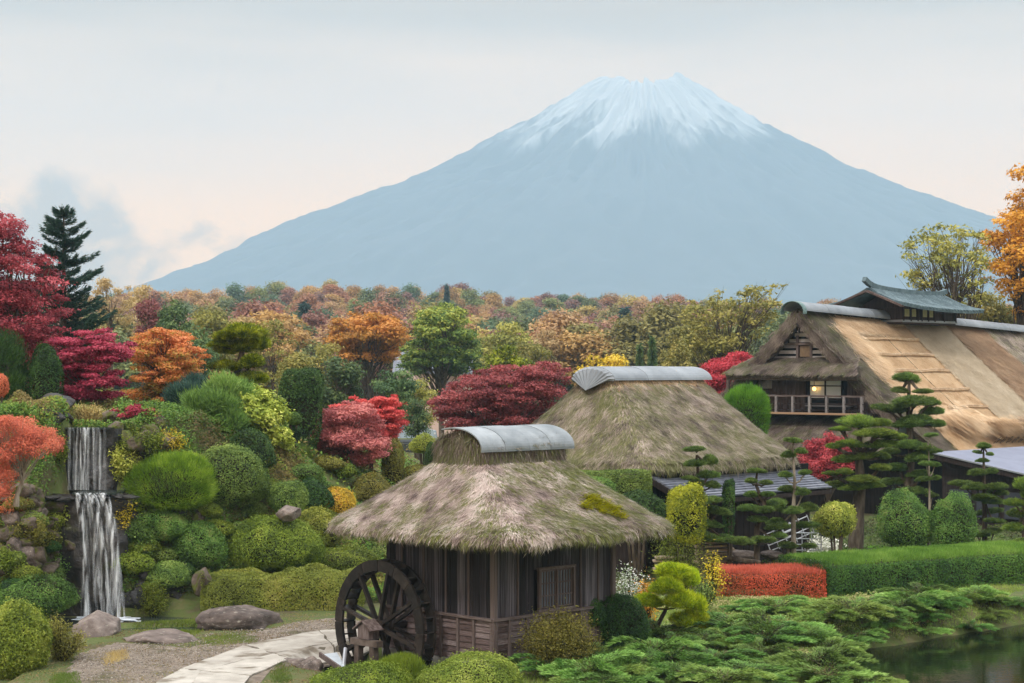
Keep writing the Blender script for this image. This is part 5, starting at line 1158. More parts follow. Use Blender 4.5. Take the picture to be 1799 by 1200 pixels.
# shrubs on the mound, top rows first
S = [
 (445, 756, 822, 36, 58.6, DARK, 'dark flat topped clipped shrub behind the long green mound shrub', dict(box=3.2, n=8000)),
 (520, 782, 824, 31, 63.0, MID, 'smooth green oval shrub left of the dusty pink maple', dict(n=8000, style='needle', lump=.04)),
 (516, 722, 745, 13, 62.0, MID, 'tiny green ball topiary beside the leafy bush', dict(n=2500)),
 (515, 745, 778, 16, 62.2, DARK, 'small dark ball topiary stacked below the tiny green ball', dict(n=2500)),
 (520, 822, 870, 40, 62.0, DARK, 'low dark green spreading shrub under the smooth oval shrub', dict(n=8000, style='needle')),
 (505, 838, 905, 33, 57.6, MID, 'green cone shaped clipped shrub above the small pale boulder', dict(n=8500, lump=.06)),
 (548, 842, 900, 32, 60.5, DARK, 'deep green clipped mound right of the cone shaped shrub', dict(n=8000)),
 (405, 782, 890, 62, 56.6, MID, 'long sloping green shrub behind the great moss green dome', dict(n=17000, lump=.10, ls=.055)),
 (305, 790, 895, 83, 54.6, GREEN, 'great moss green dome shrub with fine upright shoots beside the waterfall', dict(n=36000, style='needle', ls=.055, lump=.05, lf=.9)),
 (282, 896, 950, 62, 54.0, AZGR, 'spreading grey green azalea right below the great moss green dome', dict(n=13000)),
 (350, 920, 996, 52, 53.6, AZGR, 'round azalea mound in the middle of the slope beside the olive dome', dict(n=14000)),
 (298, 985, 1032, 40, 53.3, MID, 'small green azalea low beside the waterfall pool', dict(n=9000)),
 (480, 900, 1004, 82, 54.2, OLIVE, 'big olive green clipped dome above the low hedge', dict(n=30000, lump=.07)),
 (562, 896, 965, 46, 55.6, YGREEN, 'yellow green clipped dome tucked behind the mill roof corner', dict(n=13000, tm=.35)),
 (605, 960, 1006, 60, 53.8, OLIVE, 'dark olive shrub in the shade under the mill eave', dict(n=11000, tm=.3)),
 (389, 1000, 1018, 14, 53.0, MID, 'tiny green cushion shrub on the slope above the hedge end', dict(n=2500)),
 (588, 860, 905, 34, 58.0, LP('golden_azalea', (150, 130, 44), (190, 164, 46), (206, 176, 60), (196, 128, 72)), 'golden yellow rounded azalea on the slope left of the mill roof', dict(n=8000, lump=.14, tm=.3)),
 (560, 858, 900, 16, 57.6, OLIVEB, 'thin brownish twiggy shrub beside the golden azalea', dict(n=3500, lump=.2)),
 (655, 836, 890, 42, 63.5, OLIVEB, 'russet brown clipped dome between maple and mill roof', dict(n=9000)),
 (690, 780, 850, 20, 66.5, OLIVEB, 'narrow ochre clipped column beside the dusty pink maple', dict(n=6500, box=2.6, low=1.4)),
 (735, 818, 850, 30, 67, OLIVEB, 'low russet shrub directly behind the mill roof slope', dict(n=5000)),
 (745, 764, 800, 26, 74, YGREEN, 'yellow green mushroom shaped shrub behind the mill ridge', dict(n=5000, low=.5)),
 (755, 775, 830, 12, 72.5, DARK, 'thin dark green conical shrub in front of the mushroom shaped shrub', dict(n=3000, low=1.4)),
 (25, 1052, 1190, 62, 45.4, OLIVE, 'large rounded olive bush filling the bottom corner', dict(n=26000, tm=.62)),
 (55, 1010, 1082, 78, 49.6, AZGR, 'low spreading green shrub on the rock slope beside the lower fall', dict(n=14000, lump=.14, tm=.35)),
]
for i, (px, a, b, hw, D, m, lab, kw) in enumerate(S): dome(px, a, b, hw, D, m, 100+i, lab, auto=(px < 660 and i > 5), **{**dict(lump=.2), **kw})
loose_shrub(108, 960, 1020, 42, 50.4, FERN, 31, 'feathery bright green fern clump beside the lower waterfall', 5000, .09, ar=.3, auto=True)
loose_shrub(118, 872, 915, 22, 51.8, YGREEN, 32, 'yellow leaved shrub on the rocks left of the lower waterfall lip', 2400, .08, auto=True)
loose_shrub(215, 775, 845, 32, 54.0, YGREEN, 33, 'yellow green large leaved shrub right of the upper waterfall', 3200, .11, auto=True)
loose_shrub(105, 1080, 1160, 42, 46.8, OLIVEB, 34, 'straggly olive brown shrub between the lichen boulder and the corner bush', 4500, .06, auto=True)
loose_shrub(265, 1020, 1085, 42, 52.4, OLIVE, 35, 'ragged yellow green ferns right of the waterfall pool', 4200, .07, ar=.35, auto=True)
loose_shrub(35, 706, 735, 50, 55.0, FERN, 36, 'bright low fern growth above the weeping maple', 3500, .07, auto=True)
loose_shrub(160, 706, 748, 36, 56.0, STRAWG, 37, 'pale dry grass tuft above the waterfall lip', 3000, .12, ar=.12, auto=True)
loose_shrub(250, 740, 800, 52, 55.0, OLIVE, 38, 'olive creeper over the rocks right of the upper fall', 5000, .07, auto=True)
loose_shrub(300, 755, 800, 34, 56.0, YFLOW, 39, 'yellow tinged grasses above the great moss green dome', 3000, .1, ar=.2, auto=True)
loose_shrub(216, 870, 930, 16, 53.2, YFLOW, 40, 'small yellow leaved plant hanging by the lower fall edge', 1200, .07, auto=True)
loose_shrub(60, 905, 960, 45, 49.6, OLIVEB, 41, 'brownish plants in the rock crevices of the cliff', 3500, .07, auto=True)
loose_shrub(15, 960, 1010, 32, 48.4, OLIVE, 42, 'mossy green plants on the rocks at the picture edge', 3000, .07, auto=True)
loose_shrub(232, 960, 1010, 20, 53.0, OLIVE, 43, 'dark ferns hanging beside the lower fall on its hedge side', 1800, .07, auto=True)
loose_shrub(20, 870, 905, 30, 49.4, WEEP, 44, 'russet low growth under the weeping maple', 2600, .06, auto=True)
hedge('clipped_hedge', gp(352, 1076), gp(640, 1072), 0.0, 1.12, 1.8, LP('olive_hedge_leaves', (74, 82, 32), (100, 110, 40), (126, 134, 52), (148, 144, 72)), 51, 'low olive brown clipped hedge behind the water wheel', 40000, .052, lump=.24, rnd=2.8)
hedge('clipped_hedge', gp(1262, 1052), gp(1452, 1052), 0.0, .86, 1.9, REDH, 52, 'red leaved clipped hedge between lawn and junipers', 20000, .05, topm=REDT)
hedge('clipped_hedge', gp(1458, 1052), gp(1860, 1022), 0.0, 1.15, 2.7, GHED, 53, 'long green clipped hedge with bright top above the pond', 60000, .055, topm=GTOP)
hedge('clipped_hedge', (WX(1028, 60), 60), (WX(1146, 60.6), 60.6), 2.6, 3.75, 1.3, MID, 54, 'square topped green hedge under the eave of the middle house', 14000, .06)
# front row
dome(640, 1164, 1240, 95, 41.2, OLIVE, 61, 'olive brown clipped dome nearest the water wheel at the bottom edge', 26000, .042, tm=.55)
dome(702, 1150, 1215, 60, 42.0, LP('lime_green_shoots', (84, 108, 28), (110, 134, 38), (134, 154, 54)), 62, 'lime green clipped dome behind the olive brown one below the wheel', 18000, .045, style='needle')
dome(826, 1152, 1240, 88, 41.0, LP('fresh_lime_leaves', (92, 112, 38), (116, 134, 48), (138, 152, 64), (160, 168, 88)), 63, 'fresh green clipped dome in front of the mill wall corner', 28000, .042)
loose_shrub(985, 1070, 1180, 70, 42.6, OLIVEB, 64, 'airy brown green shrub against the mill wall below its window', 26000, .05, stems=90)
dome(1086, 1038, 1148, 54, 46.0, DARK, 65, 'dark green clipped globe at the far corner of the mill', 20000, .045, lump=.06)
dome(1040, 1052, 1100, 28, 45.6, DARK, 66, 'small dark shrub squeezed between mill window and dark globe', 5000, .045)
cloudpine([(1146, 1135), (1152, 1105), (1170, 1070), (1190, 1030), (1190, 995)], [(1188, 1000, 36, 17), (1212, 1010, 20, 20), (1172, 1022, 34, 18), (1140, 1050, 26, 14), (1195, 1045, 34, 20), (1222, 1060, 22, 26), (1205, 1080, 30, 16), (1232, 1086, 18, 18)], 48.5, YBRIGHT, 67, 'bright yellow cloud pruned juniper at the mill corner', name='cloud_pruned_juniper', tr=.07, fat=1.1)
dome(1204, 852, 925, 34, 56.8, CYP, 68, 'tall yellow green clipped cypress right of the mill roof', 11000, .06, box=3.0, low=1.3, name='clipped_cypress', cat='tree', tm=.75, lump=.14, style='leaf')
loose_shrub(1204, 905, 990, 44, 56.9, OLIVE, 69, 'loose lower sprays of the yellow green cypress by the eave tip', 6000, .08, ar=.25)
loose_shrub(1110, 992, 1040, 34, 50.5, LP('white_asters', (70, 96, 44), (104, 128, 66), (222, 220, 214), (240, 238, 234)), 70, 'white flowering aster clump behind the mill corner', 2600, .05, ar=.8)
loose_shrub(1135, 1008, 1048, 18, 50.0, GOLD, 71, 'peach leaved small shrub beside the yellow juniper', 1200, .07)
loose_shrub(1252, 955, 1005, 12, 55.5, YFLOW, 72, 'yellow flowering plant at the end of the red hedge', 900, .07)
loose_shrub(1236, 1010, 1060, 22, 53.5, MID, 73, 'green weedy plants between yellow juniper and red hedge', 2200, .06)
# cloud pines before the farmhouse
cloudpine([(1395, 1000), (1394, 900), (1396, 850), (1393, 780)], [(1393, 772, 20, 6), (1388, 797, 17, 8), (1402, 790, 15, 7), (1378, 832, 18, 7), (1412, 828, 16, 6), (1385, 858, 22, 8), (1410, 862, 18, 8), (1366, 880, 24, 8), (1420, 890, 24, 10), (1392, 893, 26, 7), (1365, 915, 22, 8), (1412, 922, 26, 8), (1380, 955, 24, 7), (1420, 958, 18, 6)], 62.2, PINED, 81, 'slender cloud pruned pine with bare pale trunk before the tiled pent roof', tr=.09, bark=PALEBARK)
cloudpine([(1232, 990), (1234, 920), (1228, 860), (1224, 800)], [(1222, 787, 22, 6), (1222, 812, 26, 8), (1248, 806, 14, 12), (1212, 838, 16, 6), (1244, 832, 22, 9), (1230, 848, 18, 7), (1252, 850, 18, 9), (1208, 868, 20, 7), (1242, 875, 24, 9), (1230, 895, 24, 10), (1262, 896, 30, 9), (1246, 918, 26, 8), (1228, 935, 26, 9), (1268, 945, 36, 10), (1300, 948, 28, 9)], 59.6, PINED, 82, 'bushy cloud pruned pine right behind the yellow green cypress', tr=.1)
dome(1281, 838, 905, 11, 60.2, DARK, 83, 'thin dark columnar conifer between two cloud pines', 3500, .06, box=3.0, low=1.4, name='columnar_conifer', cat='tree')
cloudpine([(1328, 992), (1330, 930), (1342, 890), (1328, 850), (1330, 828)], [(1330, 826, 18, 6), (1316, 842, 15, 6), (1345, 846, 15, 6), (1322, 868, 18, 7), (1345, 866, 16, 6), (1312, 890, 24, 8), (1338, 893, 22, 8), (1362, 884, 22, 10), (1326, 910, 20, 7), (1362, 925, 24, 8), (1336, 945, 30, 8), (1368, 938, 20, 6)], 60.8, PINED, 84, 'short twisted cloud pruned pine behind the red hedge', tr=.1)
cloudpine([(1503, 968), (1506, 900), (1512, 850), (1508, 800), (1512, 740)], [(1510, 738, 42, 14), (1540, 740, 20, 9), (1532, 757, 38, 10), (1562, 764, 24, 8), (1478, 752, 20, 6), (1490, 776, 24, 9), (1538, 778, 34, 9), (1470, 782, 18, 7), (1520, 798, 36, 9), (1552, 800, 20, 8), (1482, 805, 26, 8), (1540, 818, 24, 8), (1480, 826, 22, 7), (1512, 838, 30, 8), (1470, 850, 26, 8), (1530, 848, 32, 8), (1502, 852, 40, 8), (1458, 830, 16, 5)], 70, PINEG, 85, 'large cloud pruned pine with thick grey trunk in the centre of the garden', tr=.28, djit=.9)
cloudpine([(1592, 960), (1596, 860), (1602, 800), (1596, 740), (1597, 665)], [(1597, 662, 31, 11), (1582, 684, 22, 7), (1618, 686, 18, 6), (1600, 702, 40, 12), (1560, 715, 30, 9), (1632, 704, 22, 10), (1578, 718, 26, 9), (1638, 720, 22, 10), (1610, 735, 34, 12), (1590, 742, 30, 10), (1645, 742, 20, 9), (1590, 778, 34, 10), (1620, 785, 28, 10), (1565, 792, 24, 8), (1605, 800, 30, 10), (1636, 790, 18, 8), (1580, 820, 28, 9), (1615, 830, 26, 8), (1570, 845, 26, 8), (1600, 860, 34, 9)], 76, PINED, 86, 'tallest cloud pruned pine against the straw mats of the farmhouse', tr=.2, djit=1.0)
cloudpine([(1631, 958), (1633, 900), (1633, 840), (1632, 770)], [(1632, 763, 17, 5), (1626, 786, 14, 6), (1642, 790, 12, 5), (1622, 812, 14, 6), (1644, 815, 14, 6), (1622, 840, 16, 6), (1644, 838, 12, 5), (1640, 870, 14, 5), (1622, 900, 14, 5), (1645, 908, 14, 5), (1648, 925, 16, 5), (1620, 945, 14, 4)], 69, PINED, 87, 'thin pale stemmed cloud pruned pine before the annex wall', tr=.055, bark=PALEBARK)
cloudpine([(1730, 958), (1729, 880), (1728, 830), (1728, 785)], [(1728, 782, 18, 7), (1722, 794, 10, 4), (1734, 796, 10, 4), (1728, 808, 14, 5), (1715, 828, 24, 8), (1742, 826, 16, 7), (1710, 852, 28, 8), (1748, 852, 24, 8), (1690, 848, 22, 7), (1752, 862, 22, 9), (1728, 872, 30, 8), (1744, 878, 26, 7), (1740, 898, 26, 7), (1742, 912, 24, 6), (1742, 930, 22, 6), (1718, 938, 18, 6)], 69.5, PINED, 88, 'symmetrical tiered cloud pruned pine in front of the flat annex roof', tr=.1)
cloudpine([(1800, 975), (1800, 900), (1796, 850)], [(1792, 846, 24, 14), (1806, 862, 20, 14), (1780, 880, 20, 9), (1800, 900, 26, 12), (1786, 925, 24, 10), (1800, 950, 26, 10)], 67, PINEG, 89, 'olive green pine cut by the picture edge behind the long hedge', tr=.12)
dome(1592, 866, 968, 52, 67.5, AZGR, 90, 'large rounded green shrub behind the hedge beside the thick pine trunk', 15000, .06, lump=.16, tm=.4)
dome(1672, 866, 965, 42, 67, AZGR, 91, 'rounded green shrub with yellow tips between thin pine and tiered pine', 13000, .06, lump=.12, tm=.42)
dome(1470, 882, 935, 35, 63.5, YGREEN, 92, 'small round headed yellow green tree with two bare stems behind the hedge', 8000, .065, lump=.16, low=.9, name='round_headed_tree', cat='tree')
mb = MB(); 
dome(1310, 670, 775, 48, 80, LP('domed_yew_green', (60, 96, 24), (84, 124, 32), (108, 148, 42)), 93, 'tall smooth green dome shrub left of the farmhouse balcony', 20000, .075, style='needle', lump=.03, low=1.3)
loose_shrub(1448, 938, 975, 34, 66, LP('white_blossoms', (120, 130, 90), (226, 222, 206), (240, 236, 224)), 94, 'white flowering shrub behind the round headed tree', 1800, .09, ar=.8)
dome(1050, 838, 875, 26, 58, AZGR, 95, 'small rounded shrub below the square topped hedge', 5000, .06)
dome(1120, 866, 930, 50, 60, DARK, 96, 'dark ivy mass beneath the square topped hedge', 9000, .07, lump=.2)
# ------------------------------------------------------------------ junipers on the bank
jr = random.Random(12); pos = []; JL = [[] for _ in range(6)]
JZ = [(900, 1165, 1530, 1215, 22), (1130, 1105, 1440, 1170, 14), (1290, 1065, 1460, 1100, 6), (1440, 1062, 1600, 1130, 14), (1600, 1050, 1800, 1095, 16), (1000, 1160, 1180, 1200, 6)]
names = ['near the mill wall', 'under the yellow juniper', 'below the red hedge', 'on the pond bank below the green hedge', 'at the far water edge', 'at the bottom edge']
j = 0
for zi, (x0, y0, x1, y1, n) in enumerate(JZ):
    for q in range(n):
        for _ in range(30):
            px, py = jr.uniform(x0, x1), jr.uniform(y0, y1); x, y = gp(px, py, .1)
            if gz(x, y) > -.75 and all(math.hypot(x-a, y-b) > .62 for a, b in pos): break
        else: continue
        pos.append((x, y)); s = jr.uniform(.65, 1.25)
        jt = juniper(x, y, s, ['low feathery juniper spreading over the bank between mill and pond', 'low feathery juniper under the bright yellow juniper and beside it', 'low juniper just below the red hedge', 'juniper overhanging the dark pond below the green hedge', 'juniper along the far pond edge under the long hedge', 'juniper in the grass next to the mill wall'][zi], JUNM if jr.random() < .55 else JUNL, jr.randrange(4), jr.uniform(0, 6.28), ['junipers between mill and pond', 'junipers under the yellow juniper', 'junipers below the red hedge', 'junipers over the pond', 'junipers at the far pond edge', 'junipers by the mill wall'][zi], jr.uniform(.5, .85)); j += 1; JL[zi].append(jt)
# ------------------------------------------------------------------ grass and weeds
def _soft(Pp, X, Y, r): return edged(Pp, X, Y) > r.random(len(X))*.45
def grass(name, polypx, n, L, W, m, seed, z=0.0, lean=.35):
    r = np.random.default_rng(seed); Pp = np.array([gp(*p) for p in polypx]); lo, hi = Pp.min(0), Pp.max(0); X = r.uniform(lo[0], hi[0], n*3); Y = r.uniform(lo[1], hi[1], n*3); ok = inpoly(Pp, X, Y) & _soft(Pp, X, Y, r) & (fbm(np.stack([X, Y, 0*X], -1), .9, seed, 3) > .36); X, Y = X[ok][:n], Y[ok][:n]; Z = ground(X, Y); k = Z > -.55; P = np.stack([X, Y, Z-.01], 1)[k]
    o = struct(name, needles(name, P, np.array([0, 0, 1.])+r.normal(0, lean, P.shape), L, W, np.clip(.5+(fbm(P, .8, seed+4, 3)-.5)*1.4+(r.random(len(P))-.5)*.5, 0, 1), r), m, 'stuff'); o['label'] = name.replace('_', ' ')+' on the bank'; return o
LAWN = LP('lawn_grass', (96, 104, 48), (112, 132, 52), (134, 152, 66), (160, 158, 92))
grass('grass', [(880, 1215), (940, 1150), (1080, 1140), (1150, 1070), (1260, 1045), (1460, 1040), (1820, 1018), (1820, 1110), (1500, 1160), (1540, 1215)], 60000, .11, .016, LAWN, 5)
grass('grass', [(1420, 985), (1500, 962), (1830, 950), (1830, 975), (1450, 1000)], 24000, .12, .02, LP('fresh_lawn', (96, 150, 44), (116, 172, 54), (140, 188, 76)), 6)
grass('moss', [(345, 1122), (400, 1112), (455, 1118), (460, 1130), (360, 1138)], 6000, .05, .02, LP('bright_moss', (78, 92, 36), (98, 114, 46), (118, 130, 60)), 7)
grass('moss', [(90, 1185), (140, 1180), (150, 1210), (80, 1210)], 3000, .08, .02, LP('green_moss_b', (76, 92, 38), (100, 116, 50)), 8)
grass('moss', [(478, 1165), (500, 1160), (520, 1200), (470, 1205)], 2500, .07, .02, LP('green_moss_c', (76, 92, 38), (100, 116, 50)), 9)
grass('dry_grass', [(180, 1150), (225, 1140), (230, 1158), (180, 1175)], 2600, .12, .014, STRAWG, 10, lean=.7)
grass('ground_cover', [(225, 1095), (350, 1080), (370, 1105), (340, 1120), (235, 1110)], 6000, .07, .03, LP('streamside_green', (74, 88, 34), (104, 120, 44), (136, 142, 62)), 13)
grass('fallen_leaves', [(130, 1150), (330, 1140), (600, 1090), (600, 1150), (440, 1200), (120, 1205)], 2600, .03, .03, OLIVEB, 14, lean=1.2)

# ------------------------------------------------------------------ undergrowth carpet
def carpet(name, x0, x1, y0, y1, n, ls, hmax, m, seed, maskf, label, keep=.40, f=.7):
    r = np.random.default_rng(seed); X = r.uniform(x0, x1, n); Y = r.uniform(y0, y1, n); P0 = np.stack([X, Y, 0*X], -1)
    d = fbm(P0, f, seed, 4); ok = (d > keep) & maskf(X, Y); X, Y, d = X[ok], Y[ok], d[ok]; P0 = P0[ok]
    Z = ground(X, Y); h = hmax*np.clip((d-keep)*4, .05, 1)*(.4+1.1*vnoise(P0, 1.9, seed+2)); P = np.stack([X, Y, Z+h*r.random(len(X))**.6], 1)
    tint = .5+(fbm(P0, .55, seed+3, 3)-.5)*2.4+(r.random(len(X))-.5)*.5
    o = struct(name, leaves(name, P, np.array([0, -.35, .8])+r.normal(0, .5, P.shape), ls, ls*.6, tint, r), m, 'stuff'); o['label'] = label; return o
UND = LP('undergrowth_leaves', (90, 76, 46), (78, 86, 34), (62, 88, 34), (96, 122, 44), (74, 110, 44), (128, 138, 50), (112, 98, 56), trans=.2)
notfall = lambda X, Y: ~((X > -13.6) & (X < -11.55) & (Y < 56.0)) & ((ground(X, Y) > .35) | (Y > 55.5))
carpet('undergrowth', -18.5, -1.5, 49.2, 62.0, 250000, .08, .42, UND, 91, notfall, 'mixed low plants and ferns covering the garden slope', .26)
carpet('undergrowth', -26, 3, 61, 84, 60000, .12, .45, UND, 92, lambda X, Y: X < 40, 'low plants on the crown of the garden mound', .34)
carpet('ground_cover', 4.0, 26, 59.5, 84, 60000, .11, .35, LP('shady_ground_cover', (60, 56, 34), (62, 76, 34), (78, 98, 42), (100, 110, 54)), 93, lambda X, Y: (Y-62 > (X-9)*-.1), 'shady ground cover under the pines', .38)
carpet('ground_cover', 2.5, 14.5, 43.0, 57.0, 60000, .05, .16, LP('bank_weeds', (122, 104, 72), (116, 116, 60), (108, 132, 62), (140, 156, 82), (160, 148, 106)), 94, lambda X, Y: ground(X, Y) > -.5, 'weeds and dry grass on the pond bank', .42)

LS1, LS2 = [], []; fr_ = random.Random(31); placed = [(p[0], p[2]) for p in S]
n_ = 0
for (x0, x1, y0, y1, cnt) in ((330, 700, 800, 990, 22), (230, 330, 930, 1050, 7), (0, 120, 880, 1040, 8)):
    for _ in range(cnt):
        for _t in range(20):
            px, py = fr_.uniform(x0, x1), fr_.uniform(y0, y1)
            if all(math.hypot(px-a, (py-b)*1.3) > 30 for a, b in placed): break
        placed.append((px, py)); hw = fr_.uniform(20, 38); hh = hw*fr_.uniform(.75, 1.1)
        left = x0 == 0
        mm_ = fr_.choice([(AZGR, 'grey green'), (OLIVE, 'olive'), (MID, 'mid green'), (OLIVEB, 'brownish'), (DARK, 'dark green')]); t_ = dome(px, py-hh, py, hw, 52.0 if left else 57.0, mm_[0], 500+n_, 'low shrub on the slope', 4200, .055, name='low_shrub', group='low shrubs left of the falls' if left else 'low shrubs between the clipped domes', lump=.28, auto=True); n_ += 1; t_['tone'] = mm_[1]; (LS1 if left else LS2).append(t_)

count_labels(LS1, 'low %s shrub on the rock slope beside the falls, %s from the picture edge')
count_labels(LS2, 'low %s shrub filling gaps between the clipped domes, %s from the waterfall')
for zi, f_ in enumerate(['low feathery juniper%s on the bank between mill and pond, %s from the mill', 'low feathery juniper%s around the bright yellow juniper, %s from the mill', 'low juniper%s just below the red hedge, %s from the mill', 'juniper%s overhanging the pond below the green hedge, %s from the mill', 'juniper%s along the far pond edge under the long hedge, %s from the mill', 'juniper%s in the grass next to the mill wall, %s from the wheel']): count_labels(JL[zi], f_)

# pebbles and litter on the trodden ground
r = np.random.default_rng(44); Pp = np.array([gp(*p) for p in [(100, 1215), (140, 1150), (230, 1130), (480, 1100), (620, 1084), (640, 1100), (590, 1112), (430, 1136), (330, 1172), (230, 1215)]]); lo, hi = Pp.min(0), Pp.max(0)
X, Y = r.uniform(lo[0], hi[0], 9000), r.uniform(lo[1], hi[1], 9000); ok = inpoly(Pp, X, Y); X, Y = X[ok], Y[ok]; Z = np.maximum(ground(X, Y), -.25)+.015; n = len(X)
sz = r.uniform(.008, .03, n); oc = np.array([(1, 0, 0), (0, 1, 0), (-1, 0, 0), (0, -1, 0), (0, 0, .7), (0, 0, -.7)]); VV = (np.stack([X, Y, Z], 1)[:, None]+oc[None]*sz[:, None, None]*r.uniform(.7, 1.3, (n, 6, 1))).reshape(-1, 3)
FF = (np.arange(n)[:, None, None]*6+np.array([(0, 1, 4), (1, 2, 4), (2, 3, 4), (3, 0, 4), (1, 0, 5), (2, 1, 5), (3, 2, 5), (0, 3, 5)])[None]).reshape(-1, 3)
o = struct('pebbles', np_mesh('pebbles', VV, FF, np.repeat(r.random(n), 8)), leafmat('pebble_stone', pal((86, 78, 70), (130, 122, 112), (176, 168, 158)), 0, .9, 0), 'stuff'); o['label'] = 'small pebbles scattered on the earth path'

carpet('leaf_litter', -16, -1.5, 41.0, 53.2, 45000, .035, .03, LP('fallen_leaf_litter', (92, 76, 52), (118, 98, 66), (88, 92, 44), (140, 118, 84), (104, 110, 52)), 95, lambda X, Y: (ground(X, Y) > -.4) & ~inpoly(np.array([gp(*p) for p in [(225, 1240), (330, 1172), (428, 1136), (520, 1117), (590, 1108), (650, 1108), (650, 1132), (596, 1146), (500, 1163), (432, 1196), (400, 1240)]]), X, Y), 'fallen leaves and moss scraps on the bare ground by the path', .40, 1.2)

for i_, (px, a_, b_, hw, lab) in enumerate([(244, 845, 905, 22, 'hanging leafy plant at the lip of the lower fall below the great dome'), (250, 925, 985, 20, 'leafy plant halfway down the lower fall on its garden side'), (112, 905, 965, 18, 'green plant beside the top of the lower fall on the cliff side'), (100, 760, 815, 16, 'small green plant between weeping maple and upper fall'), (222, 700, 752, 24, 'green plant overhanging the corner of the upper fall')]):
    loose_shrub(px, a_, b_, hw, 54.0, [OLIVE, FERN, MID][i_%3], 700+i_, lab, 2600, .075, auto=True)
# ------------------------------------------------------------------ trees of the middle distance
def generic(seed, style, nleaf, ls):
    """unit tree: height 1, crown half-width about .42"""
    r = np.random.default_rng(seed); sp = dict(round=(.62, .30, .36, 46, .13, .75), tall=(.6, .22, .40, 40, .11, .8), sparse=(.6, .36, .38, 44, .09, .55), layer=(.62, .38, .30, 46, .13, .45))[style]
    c0, rx, rz, npad, pr, flat = sp; d = sph(npad, r)*r.uniform(.35, 1, npad)[:, None]**.6; C = np.array([0, 0, c0])+d*np.array([rx, rx, rz]); C[:, :2] *= (1.1-.35*np.clip((C[:, 2:3]-.3)/.7, 0, 1)); Rr = pr*r.uniform(.65, 1.25, npad)
    P, dd, k = padcloud(C, Rr, flat, nleaf, r, .3); pt = r.random(npad); N = dd*.6+np.array([0, 0, .8])+r.normal(0, .5, dd.shape)
    cr = leaves('crown', P, N, ls, ls*.65, .5+(pt[k]-.5)*.55+(r.random(nleaf)-.5)*.5, r)
    tk = limbs((0, 0, 0), (0, 0, c0*.8), C, r, .022, sides=5, nmax=26); tk.tube([(0, 0, -2.5), (0, 0, .05)], [.032, .026], 7); return cr, tk.mesh('trunk')
def gconifer(seed, n=3600):
    r = np.random.default_rng(seed); h = r.random(n)**.8; z = 1-h*.88; lay = np.floor(h*11)/11; rad = .17*(.12+h)*(1.0-.35*((h*11)%1)); a = r.uniform(0, 6.28, n); q = r.random(n)**.5
    P = np.stack([np.cos(a)*rad*q, np.sin(a)*rad*q, z-.04*q], 1); D_ = np.stack([np.cos(a), np.sin(a), 0*a-.1], 1)+r.normal(0, .3, (n, 3)); return needles('crown', P, D_, .07, .024, .5+(r.random(n)-.5)*.7, r), MB().tube([(0, 0, -2), (0, 0, .95)], [.03, .004], 6).mesh('trunk')
GT = {('round', i): generic(200+i, 'round', 4200, .042) for i in range(3)}
GT.update({('layer', i): generic(210+i, 'layer', 5200, .038) for i in range(3)})
GT.update({('sparse', i): generic(220+i, 'sparse', 2200, .034) for i in range(2)})
GT.update({('big', i): generic(230+i, 'layer', 14000, .026) for i in range(2)})
GT.update({('conifer', i): gconifer(240+i) for i in range(2)})
F_OR = LP('far_orange_foliage', (128, 104, 44), (168, 124, 50), (196, 138, 60), (206, 156, 84)); F_GR = LP('far_green_foliage', (52, 80, 44), (78, 108, 50), (118, 142, 56), (160, 168, 72))
F_OL = LP('far_olive_foliage', (94, 96, 52), (124, 124, 62), (150, 144, 72), (172, 160, 92)); F_DG = LP('far_dark_green_foliage', (50, 70, 48), (70, 92, 58), (92, 112, 66), (116, 130, 78))
F_PK = LP('far_pink_brown_foliage', (140, 96, 78), (172, 116, 92), (192, 138, 108)); F_YE = LP('far_yellow_foliage', (150, 130, 40), (184, 156, 48), (206, 178, 70)); F_BL = LP('far_blue_conifer', (40, 62, 62), (58, 82, 78), (80, 102, 92)); F_RB = LP('far_red_brown_foliage', (104, 64, 62), (134, 82, 78), (154, 104, 96)); F_TAN = LP('far_tan_foliage', (142, 120, 84), (168, 144, 100), (188, 166, 124))
def gtree(kind, v, px, py0, hw, D, m, label, name='tree', group=None, seed=0, zb=None):
    x = WX(px, D); z = gz(x, D) if zb is None else zb; h = WZ(py0, D)-z; s = hw/FPX*D/(.17 if kind == 'conifer' else .40)
    t = thing({'conifer': 'conifer_tree', 'sparse': 'sparse_tree'}.get(kind, 'autumn_tree'), (x, D, z), label, 'tree', group)
    for nm, me, mm in (('crown', GT[(kind, v)][0], m), ('trunk', GT[(kind, v)][1], BARK)):
        key = (kind, v, nm, mm.name)
        if key not in gtree.c: c = me.copy(); c.materials.append(mm); gtree.c[key] = c
        o = bpy.data.objects.new(nm, gtree.c[key]); COL.objects.link(o); o.parent = t; hz_ = h if kind == 'conifer' else min(h, 1.25*s); o.scale = (s, s, hz_); o.location = (0, 0, h-hz_)
    t.rotation_euler = (0, 0, seed*1.7+px); return t
gtree.c = {}
